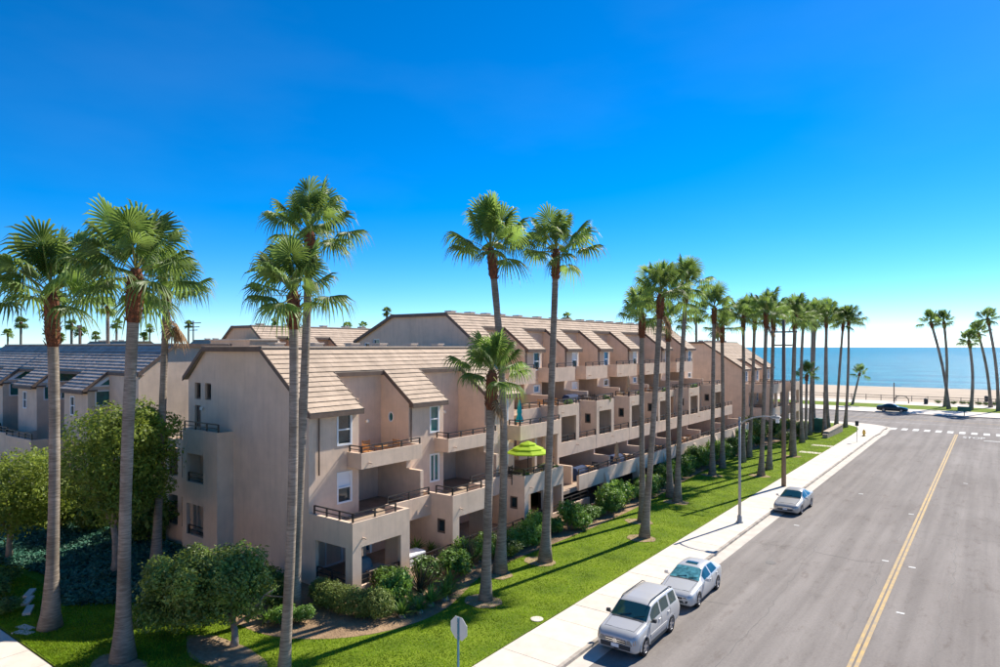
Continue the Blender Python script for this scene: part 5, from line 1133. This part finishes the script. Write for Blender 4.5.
# furniture and plants on the decks of the long block
dk = [(-27.6,44.4,6.72),(-27.4,50.4,6.72),(-27.5,57.5,6.72),(-27.4,63.0,6.72),(-27.5,71.2,6.72)]
lbl = ['first','second','third','fourth','fifth']
for i, (x, y, z) in enumerate(dk):
    table('small dark table on the %s upper deck along the long block' % lbl[i], x-.9, y+.2, z, .38, 'dark_metal', .68)
    for k in (-1, 1): chair('patio chair on the %s upper deck along the long block' % lbl[i], x-.9, y+.2+.75*k, z, 0 if k > 0 else math.pi, ('wood','dark_metal','beige_cloth')[i % 3], 'chairs on the %s upper deck' % lbl[i])
    t = thing('potted_plant', 'potted shrub at the rail of the %s upper deck' % lbl[i], 'plant', (x+.8, y+.6, z)); part('pot', MB().lathe([(.12,0),(.19,.34),(.17,.34)], n=10), 'pot', t); o = link('leaves', SH[i % 4], t, (0,0,.2)); o.scale = (.55,.55,.7); o['kind'] = 'stuff'
for i, (x, y) in enumerate(((-25.2,46.4),(-25.3,53.6),(-25.2,60.0),(-25.3,67.0))):
    table('round table behind the long parapet, %s along it' % lbl[i], x-.6, y, 1.6, .42, ('wood','table_top')[i % 2], .7)
    for k in (-1, 1): chair('chair behind the long parapet at the %s table along it' % lbl[i], x-.6, y+.8*k, 1.6, 0 if k > 0 else math.pi, ('dark_metal','wood')[i % 2], 'chairs at the %s parapet table' % lbl[i])
# ------------------------------------------------------------------ cars (front towards local -y)
def cat1(xs, ys, x):
    return float(np.interp(x, xs, ys))
def smooth_prof(xs, ys, xq, s=.10):
    k = np.linspace(-2, 2, 9); w_ = np.exp(-k*k); w_ /= w_.sum()
    return sum(w_[i]*np.interp(xq+k[i]*s*.5, xs, ys) for i in range(9))
def car(label, loc, rz, spec, detail=True, group=None):
    t = thing('parked_car', label, 'car', loc, rz, group)
    S = spec; Lc = S['L']; paint_ = S['paint']
    yq = np.linspace(0, Lc, int(Lc/.055)+1)
    top = smooth_prof(S['y'], S['top'], yq, .09); belt = smooth_prof(S['y'], S['belt'], yq, .09); wb = smooth_prof(S['y'], S['w'], yq, .12); wt = smooth_prof(S['y'], S['wt'], yq, .1); zb = smooth_prof(S['y'], S['zb'], yq, .08)
    def ring(i):
        w_, b, tp, r, z0 = wb[i], belt[i], top[i], wt[i], zb[i]; b = min(b, tp-.015); h = b-z0
        pts = [(0,z0),(w_*.5,z0),(w_*.90,z0),(w_*.965,z0+.06),(w_*.985,z0+h*.25),(w_*1.0,z0+h*.5),(w_*1.0,z0+h*.68),(w_*.985,z0+h*.8),(w_*.97,z0+h*.93),(w_*.945,b)]
        f = lambda u: (w_*.945+(r-w_*.945)*u, b+(tp-.05*min(1,(tp-b)*3)-b)*u)
        pts += [f(.07), f(.3), f(.55), f(.8), f(.93)]
        pts += [(r*.96, tp-.03*min(1,(tp-b)*3)), (r*.86, tp-.005), (r*.5, tp+.012), (0, tp+.018)]
        return pts
    rings = [ring(i) for i in range(len(yq))]; N = len(rings[0])
    bodym, glassm, wsm, rearm, roofm = MB(), MB(), MB(), MB(), MB()
    def vert(i, k, s_): x, z = rings[i][k]; return (x*s_, yq[i]-Lc/2, z)
    wy = S['wheels']; wr = S['wr']; arch = wr+.055
    groups = {}
    for s_ in (-1, 1):
        for i in range(len(yq)-1):
            ym = (yq[i]+yq[i+1])/2
            for k in range(N-1):
                zm = (rings[i][k][1]+rings[i][k+1][1])/2
                cls = 'body'
                if 1 <= k <= 7 and any((ym-y0)**2+(zm-wr)**2 < arch**2 for y0 in wy): continue
                hgt = top[i]-belt[i]
                if 10 <= k <= 13:
                    for j, (a, b) in enumerate(S['side']):
                        if a < ym < b and hgt > .2: cls = 'side%d%d' % (j, s_)
                if 16 <= k <= 17 or (k == 15):
                    if S['ws'][0] < ym < S['ws'][1] : cls = 'ws'
                    if S['rear'][0] < ym < S['rear'][1]: cls = 'rear'
                    if 'sunroof' in S and k == 17 and S['sunroof'][0] < ym < S['sunroof'][1]: cls = 'sunroof'
                if 10 <= k <= 14 and cls == 'body' and S['ws'][0]+.12 < ym < S['ws'][1]-.1 and False: cls = 'ws'
                m_ = groups.setdefault(cls, MB())
                q = [vert(i,k,s_), vert(i+1,k,s_), vert(i+1,k+1,s_), vert(i,k+1,s_)]
                m_.add(q if s_ > 0 else q[::-1], [(0,1,2,3)])
    for i in (0, len(yq)-1):
        pts = [vert(i,k,1) for k in range(N)] + [vert(i,k,-1) for k in reversed(range(1,N-1))]; groups['body'].add(pts, [tuple(range(len(pts)))])
    def weld(mb, name, m, sm=True):
        o = part(name, mb, m, t, sm); import bmesh; bm = bmesh.new(); bm.from_mesh(o.data); bmesh.ops.remove_doubles(bm, verts=bm.verts, dist=.0008); bmesh.ops.recalc_face_normals(bm, faces=bm.faces)
        bm.to_mesh(o.data); bm.free()
        if sm: o.data.polygons.foreach_set('use_smooth', [True]*len(o.data.polygons)); 
        return o
    body = weld(groups['body'], 'body', paint_)
    for c_, g_ in groups.items():
        if c_.startswith('side'): weld(g_, 'side_window', 'car_glass')
        elif c_ == 'ws': weld(g_, 'windshield', S.get('wsmat', 'car_glass'))
        elif c_ == 'rear': weld(g_, 'rear_window', 'car_glass')
        elif c_ == 'sunroof': weld(g_, 'sunroof', 'car_glass')
    # wheels
    tw = .21
    ty = MB(); prof = [(wr*.66,-tw/2),(wr*.92,-tw/2),(wr,-tw/2+.04),(wr,tw/2-.04),(wr*.92,tw/2),(wr*.66,tw/2)]; n = 24
    for r_, x in prof:
        for k in range(n): a = 2*math.pi*k/n; ty.v.append((x, r_*math.cos(a), r_*math.sin(a)))
    for i in range(len(prof)-1):
        for k in range(n): ty.f.append((i*n+k, i*n+(k+1)%n, (i+1)*n+(k+1)%n, (i+1)*n+k))
    tyme = ty.mesh('tyre', 'rubber', True)
    rm_ = MB(); q = wr*.67
    rm_.tube([(.02,0,0),(.09,0,0)], .06, 10)
    for k in range(S.get('spokes', 5)):
        a = 2*math.pi*k/S.get('spokes', 5); d = Vector((0,math.cos(a),math.sin(a))); s2 = Vector((0,-d.z,d.y)); w0, w1 = .05, .04
        pts = [d*.04-s2*w0, d*.04+s2*w0, d*q-s2*w1, d*q+s2*w1]; rm_.add([tuple(p+Vector((.085,0,0))) for p in pts]+[tuple(p+Vector((.05,0,0))) for p in pts], [(0,1,3,2),(0,2,6,4),(1,5,7,3),(4,6,7,5)])
    b0 = len(rm_.v)
    for x, r_ in ((.10,q),(.10,q*.9),(.03,q*.86),(-.06,q)):
        for k in range(n): a = 2*math.pi*k/n; rm_.v.append((x, r_*math.cos(a), r_*math.sin(a)))
    for i in range(3):
        for k in range(n): rm_.f.append((b0+i*n+k, b0+i*n+(k+1)%n, b0+(i+1)*n+(k+1)%n, b0+(i+1)*n+k))
    rime = rm_.mesh('rim', 'rim', False)
    dk = MB(); dk.add([(.01, q*.9*math.cos(2*math.pi*k/n), q*.9*math.sin(2*math.pi*k/n)) for k in range(n)], [tuple(range(n))]); dkme = dk.mesh('brake_disc', 'plastic')
    for y0 in wy:
        i = int(np.argmin(abs(yq-y0)))
        for s_ in (-1,1):
            w_ = link('wheel', tyme, t, (s_*(wb[i]-.09), y0-Lc/2, wr), (0,0,0 if s_ > 0 else math.pi)); link('rim', rime, w_); link('brake_disc', dkme, w_)
            ar = MB(); m2 = 18; x0, x1 = wb[i]*.80, wb[i]*1.0+.006
            for k in range(m2+1):
                a = math.pi*k/m2*1.06-.09
                for (rr, x) in ((arch-.03, x0), (arch-.03, x1), (arch+.035, x1), (arch+.05, x1-.02)): ar.v.append((s_*x, y0-Lc/2+rr*math.cos(a), wr+rr*math.sin(a)))
            for k in range(m2):
                for j in range(3): ar.f.append((k*4+j, k*4+j+1, (k+1)*4+j+1, (k+1)*4+j))
            part('wheel_arch', ar, S.get('arch', paint_), t)
    part('underbody', MB().box(-.62,.62,-Lc/2+.5,Lc/2-.5,.2,.5), 'plastic', t)
    if not detail: return t
    X = lambda y: float(np.interp(y, yq, wb))
    def nose(x, z):
        x = abs(x)
        for i in range(len(yq)//2):
            best = 0
            for (xa, za), (xb, zb_) in zip(rings[i], rings[i][1:]):
                lo, hi = min(za, zb_), max(za, zb_)
                if lo <= z <= hi: best = max(best, xa if hi-lo < 1e-6 else xa+(xb-xa)*(z-za)/(zb_-za))
            if best >= x: return yq[i]
        return yq[len(yq)//4]
    def conform(q, nu=10, nv=5, off=.012):
        mb = MB(); q = [Vector(p) for p in q]
        for i in range(nu+1):
            for j in range(nv+1):
                u, v = i/nu, j/nv; p = q[0].lerp(q[1], u).lerp(q[3].lerp(q[2], u), v); mb.v.append((p.x, nose(p.x, p.y)-off-Lc/2, p.y))
        for i in range(nu):
            for j in range(nv): a = i*(nv+1)+j; mb.f.append((a, a+nv+1, a+nv+2, a+1))
        return mb
    for s_ in (-1,1):
        # mirrors
        ym = S['mirror']; bz = float(np.interp(ym, yq, belt)); xx = X(ym)*.96
        mr = MB(); mr.slab('y', ym-Lc/2-.05, ym-Lc/2+.06, [(s_*xx,bz+.02),(s_*(xx+.06),bz+.03),(s_*(xx+.21),bz+.04),(s_*(xx+.21),bz+.16),(s_*(xx+.07),bz+.17),(s_*(xx+.05),bz+.08),(s_*xx,bz+.07)]); part('mirror', mr, S.get('mirmat', paint_), t)
        # door seams and handles
        for ys_ in S['seams']:
            x = X(ys_); z0_, z1_ = float(np.interp(ys_, yq, zb))+.08, float(np.interp(ys_, yq, belt))
            h = z1_-z0_+.08; mb = MB()
            pr = [(x*.972,z0_),(x*.988,z0_+h*.25),(x*1.003,z0_+h*.5),(x*1.003,z0_+h*.65),(x*.988,z0_+h*.78),(x*.950,z1_)]
            for a, b in zip(pr, pr[1:]): mb.add([(s_*a[0],ys_-Lc/2-.009,a[1]),(s_*a[0],ys_-Lc/2+.009,a[1]),(s_*b[0],ys_-Lc/2+.009,b[1]),(s_*b[0],ys_-Lc/2-.009,b[1])], [(0,1,2,3)])
            part('door_seam', mb, 'plastic', t)
        for yh in S['handles']:
            x = X(yh); z = float(np.interp(yh, yq, belt))-.12; a, b = sorted((s_*(x*.975), s_*(x+.025))); part('door_handle', MB().box(a,b,yh-Lc/2-.09,yh-Lc/2+.09,z-.015,z+.02), paint_, t)
        # lamps follow the curved nose
        part('headlamp', conform([(s_*x, z) for x, z in S['headlamp']]), 'head_lamp', t, True)
        if 'amber' in S: part('turn_lamp', conform([(s_*x, z) for x, z in S['amber']], off=.016), 'amber', t, True)
        tl = S['tail']; a, b = sorted((s_*tl[0], s_*tl[1])); part('tail_lamp', MB().box(a, b, Lc/2-.16, Lc/2+.012, tl[2], tl[3]), 'tail_lamp', t)
        if S.get('cladding'):
            x = X(Lc/2); a, b = sorted((s_*(x*.99), s_*(x+.018))); part('door_strip', MB().box(a,b,wy[0]-Lc/2+arch+.08,wy[1]-Lc/2-arch-.08,.56,.66), paint_, t)
            x = X(Lc/2); a, b = sorted((s_*(x*.955), s_*(x*.985))); part('sill_trim', MB().box(a,b,wy[0]-Lc/2+arch+.02,wy[1]-Lc/2-arch-.02,.24,.36), 'plastic', t)
        if S.get('rails'):
            zt = float(np.interp(2.6, yq, top)); part('roof_rail', MB().tube([(s_*.60,1.80-Lc/2,zt-.03),(s_*.60,2.0-Lc/2,zt+.05),(s_*.60,3.9-Lc/2,zt+.05),(s_*.60,4.15-Lc/2,zt-.05)], .022, 6), 'plastic', t)
    for nm, m_, pts, off in S['front']: part(nm, conform(pts, off=off), m_, t)
    if S.get('emblem'):
        z, y = S['emblem']; e = MB(); y -= Lc/2
        for s_ in (-1,1): e.add([(s_*.055,y,z+.055),(s_*.035,y,z+.055),(s_*.028,y,z-.055),(s_*.048,y,z-.055)], [(0,1,2,3)])
        e.add([(-.04,y,z+.012),(.04,y,z+.012),(.04,y,z-.012),(-.04,y,z-.012)], [(0,1,2,3)])
        n_ = 16; ro = [(.095*math.cos(2*math.pi*k/n_), .08*math.sin(2*math.pi*k/n_)) for k in range(n_)]
        e.slab('y', y-.002, y+.01, [(a, b+z) for a, b in ro], [[(a*.82, b*.82+z) for a, b in ro]]); part('emblem', e, 'chrome', t)
    wpy = S['ws'][0]
    def hood_z(x, y):
        i = int(np.argmin(abs(yq-y))); pts = rings[i][9:]
        for (xa, za), (xb, zb_) in zip(pts, pts[1:]):
            if xb <= abs(x) <= xa: return za+(zb_-za)*((xa-abs(x))/max(1e-6, xa-xb))
        return pts[-1][1]
    def lay(name, m_, y0f, y1f, xs, off=.006):
        mb = MB()
        for x in xs: mb.v += [(x, y0f(x)-Lc/2, hood_z(x, y0f(x))+off), (x, y1f(x)-Lc/2, hood_z(x, y1f(x))+off)]
        mb.f = [(2*i, 2*i+2, 2*i+3, 2*i+1) for i in range(len(xs)-1)]; part(name, mb, m_, t)
    xs_ = [(-.68+.068*k) for k in range(21)]
    lay('cowl', 'plastic', lambda x: wpy-.10+.05*x*x, lambda x: wpy+.005+.02*x*x, xs_)
    for s_ in (-1, 1):
        mb = MB()
        for k in range(9):
            y = .34+(wpy-.12-.34)*k/8; x = s_*(.60+.06*k/8); z = hood_z(x, y)+.005; mb.v += [(x-.007, y-Lc/2, z), (x+.007, y-Lc/2, z)]
        mb.f = [(2*k, 2*k+1, 2*k+3, 2*k+2) for k in range(8)]; part('hood_seam', mb, 'plastic', t)
    lay('hood_seam', 'plastic', lambda x: .335+.05*abs(x), lambda x: .348+.05*abs(x), [(-.6+.12*k) for k in range(11)])
    for x0 in (-.35, .2):
        zc = lambda y: float(np.interp(y, yq, top))+.03
        part('wiper', MB().tube([(x0, wpy-Lc/2+.02, zc(wpy+.02)), (x0+.42, wpy-Lc/2+.16, zc(wpy+.16))], .012, 4), 'plastic', t)
    return t
suv = dict(L=4.56, paint='silver', wheels=(.82,3.44), wr=.345, spokes=5, arch='silver',
  y=[0,.05,.16,.32,.95,1.12,1.2,1.82,2.1,2.8,3.9,4.2,4.4,4.5,4.56],
  top=[.78,.86,.94,1.0,1.10,1.13,1.17,1.585,1.645,1.67,1.64,1.60,1.35,1.05,.95],
  belt=[.70,.78,.86,.92,1.02,1.05,1.06,1.07,1.08,1.09,1.10,1.10,1.05,.95,.90],
  w=[.66,.76,.83,.87,.89,.89,.89,.89,.89,.89,.89,.885,.87,.85,.82], wt=[.58,.66,.72,.76,.78,.79,.79,.70,.695,.69,.68,.675,.68,.70,.70],
  zb=[.40,.32,.27,.25,.24,.24,.24,.24,.24,.24,.25,.28,.32,.38,.44],
  ws=(1.17,1.80), rear=(4.22,4.42), side=[(1.50,2.38),(2.48,3.30),(3.42,4.10)], mirror=1.42, seams=(1.22,2.43,3.36), handles=(2.22,3.16),
  headlamp=[(.45,.61),(.70,.60),(.72,.80),(.47,.77)], amber=[(.70,.60),(.80,.62),(.81,.80),(.72,.80)], tail=(.66,.78,.78,.95), cladding=True, rails=True,
  front=[('grille','plastic',[(-.43,.60),(.43,.60),(.43,.76),(-.43,.76)],.012), ('grille_bar','chrome',[(-.41,.70),(.41,.70),(.41,.725),(-.41,.725)],.022), ('grille_bar','chrome',[(-.41,.63),(.41,.63),(.41,.65),(-.41,.65)],.022), ('bumper','plastic',[(-.74,.36),(.74,.36),(.76,.57),(-.76,.57)],.014), ('license_plate','plate',[(-.16,.44),(.16,.44),(.16,.57),(-.16,.57)],.03)], emblem=(.68,-.034), mirmat='plastic')
hatch = dict(L=4.5, paint='silver2', wheels=(.88,3.58), wr=.335, spokes=5, wsmat='car_blind',
  y=[0,.05,.18,.4,1.1,1.32,1.42,2.15,2.5,3.0,3.5,4.05,4.3,4.45,4.5],
  top=[.62,.68,.74,.80,.93,.97,1.0,1.375,1.42,1.42,1.37,1.18,1.05,.92,.84],
  belt=[.56,.62,.68,.73,.86,.90,.91,.93,.95,.97,1.0,1.02,.98,.88,.80],
  w=[.62,.74,.83,.87,.89,.90,.90,.90,.90,.90,.90,.88,.86,.82,.76], wt=[.54,.64,.70,.74,.75,.75,.74,.60,.57,.56,.55,.56,.60,.64,.62],
  zb=[.34,.24,.20,.19,.19,.19,.19,.19,.19,.19,.19,.22,.28,.34,.40],
  ws=(1.40,2.13), rear=(3.55,4.15), sunroof=(2.35,2.75), side=[(1.78,2.68),(2.78,3.62)], mirror=1.72, seams=(1.38,2.73,3.66), handles=(2.5,3.45), mirmat='silver2',
  headlamp=[(.42,.55),(.74,.56),(.78,.64),(.44,.61)], tail=(.55,.74,.74,.86),
  front=[('grille','plastic',[(-.40,.52),(.40,.52),(.40,.60),(-.40,.60)],.012), ('bumper_intake','plastic',[(-.50,.35),(.50,.35),(.42,.44),(-.42,.44)],.012), ('fog_pod','plastic',[(.52,.36),(.68,.37),(.70,.48),(.56,.46)],.012), ('fog_pod','plastic',[(-.52,.36),(-.68,.37),(-.70,.48),(-.56,.46)],.012), ('license_plate','plate',[(-.15,.42),(.15,.42),(.15,.52),(-.15,.52)],.03)], emblem=(.56,-.03))
sedan = dict(hatch); sedan.update(L=4.85, paint='champagne', wheels=(.95,3.72), wsmat='car_glass',
  y=[0,.05,.18,.4,1.15,1.38,1.48,2.25,2.6,3.1,3.5,4.1,4.6,4.8,4.85], top=[.60,.68,.74,.80,.93,.97,1.0,1.40,1.45,1.44,1.36,1.12,1.05,.98,.86], ws=(1.46,2.23), rear=(3.45,4.05), side=[(1.85,2.78),(2.88,3.75)], mirror=1.78, seams=(1.44,2.83,3.8), handles=(2.6,3.6))
sedan.pop('sunroof'); sedan['emblem'] = None
sedan['front'] = [('grille','plastic',[(-.46,.36),(.46,.36),(.54,.46),(-.54,.46)],.012), ('grille_bar','chrome',[(-.45,.55),(.45,.55),(.45,.57),(-.45,.57)],.016), ('license_plate','plate',[(-.15,.40),(.15,.40),(.15,.51),(-.15,.51)],.03)]
car('silver boxy SUV with roof rails parked at the kerb, front facing down the street', (-11.66, 25.25, -.13), R(1), suv)
car('silver hatchback with sunshade behind its windshield parked right behind the SUV', (-11.75, 31.1, -.13), R(1.5), hatch)
car('silver-grey sedan parked alone beyond the street lamp', (-11.85, 52.0, -.13), R(-1), sedan)
dk_ = dict(sedan); dk_.update(paint='car_dark')
car('dark sedan parked along the far side of the highway', (-15.0, 139.0, 0), R(90), dk_, detail=False)
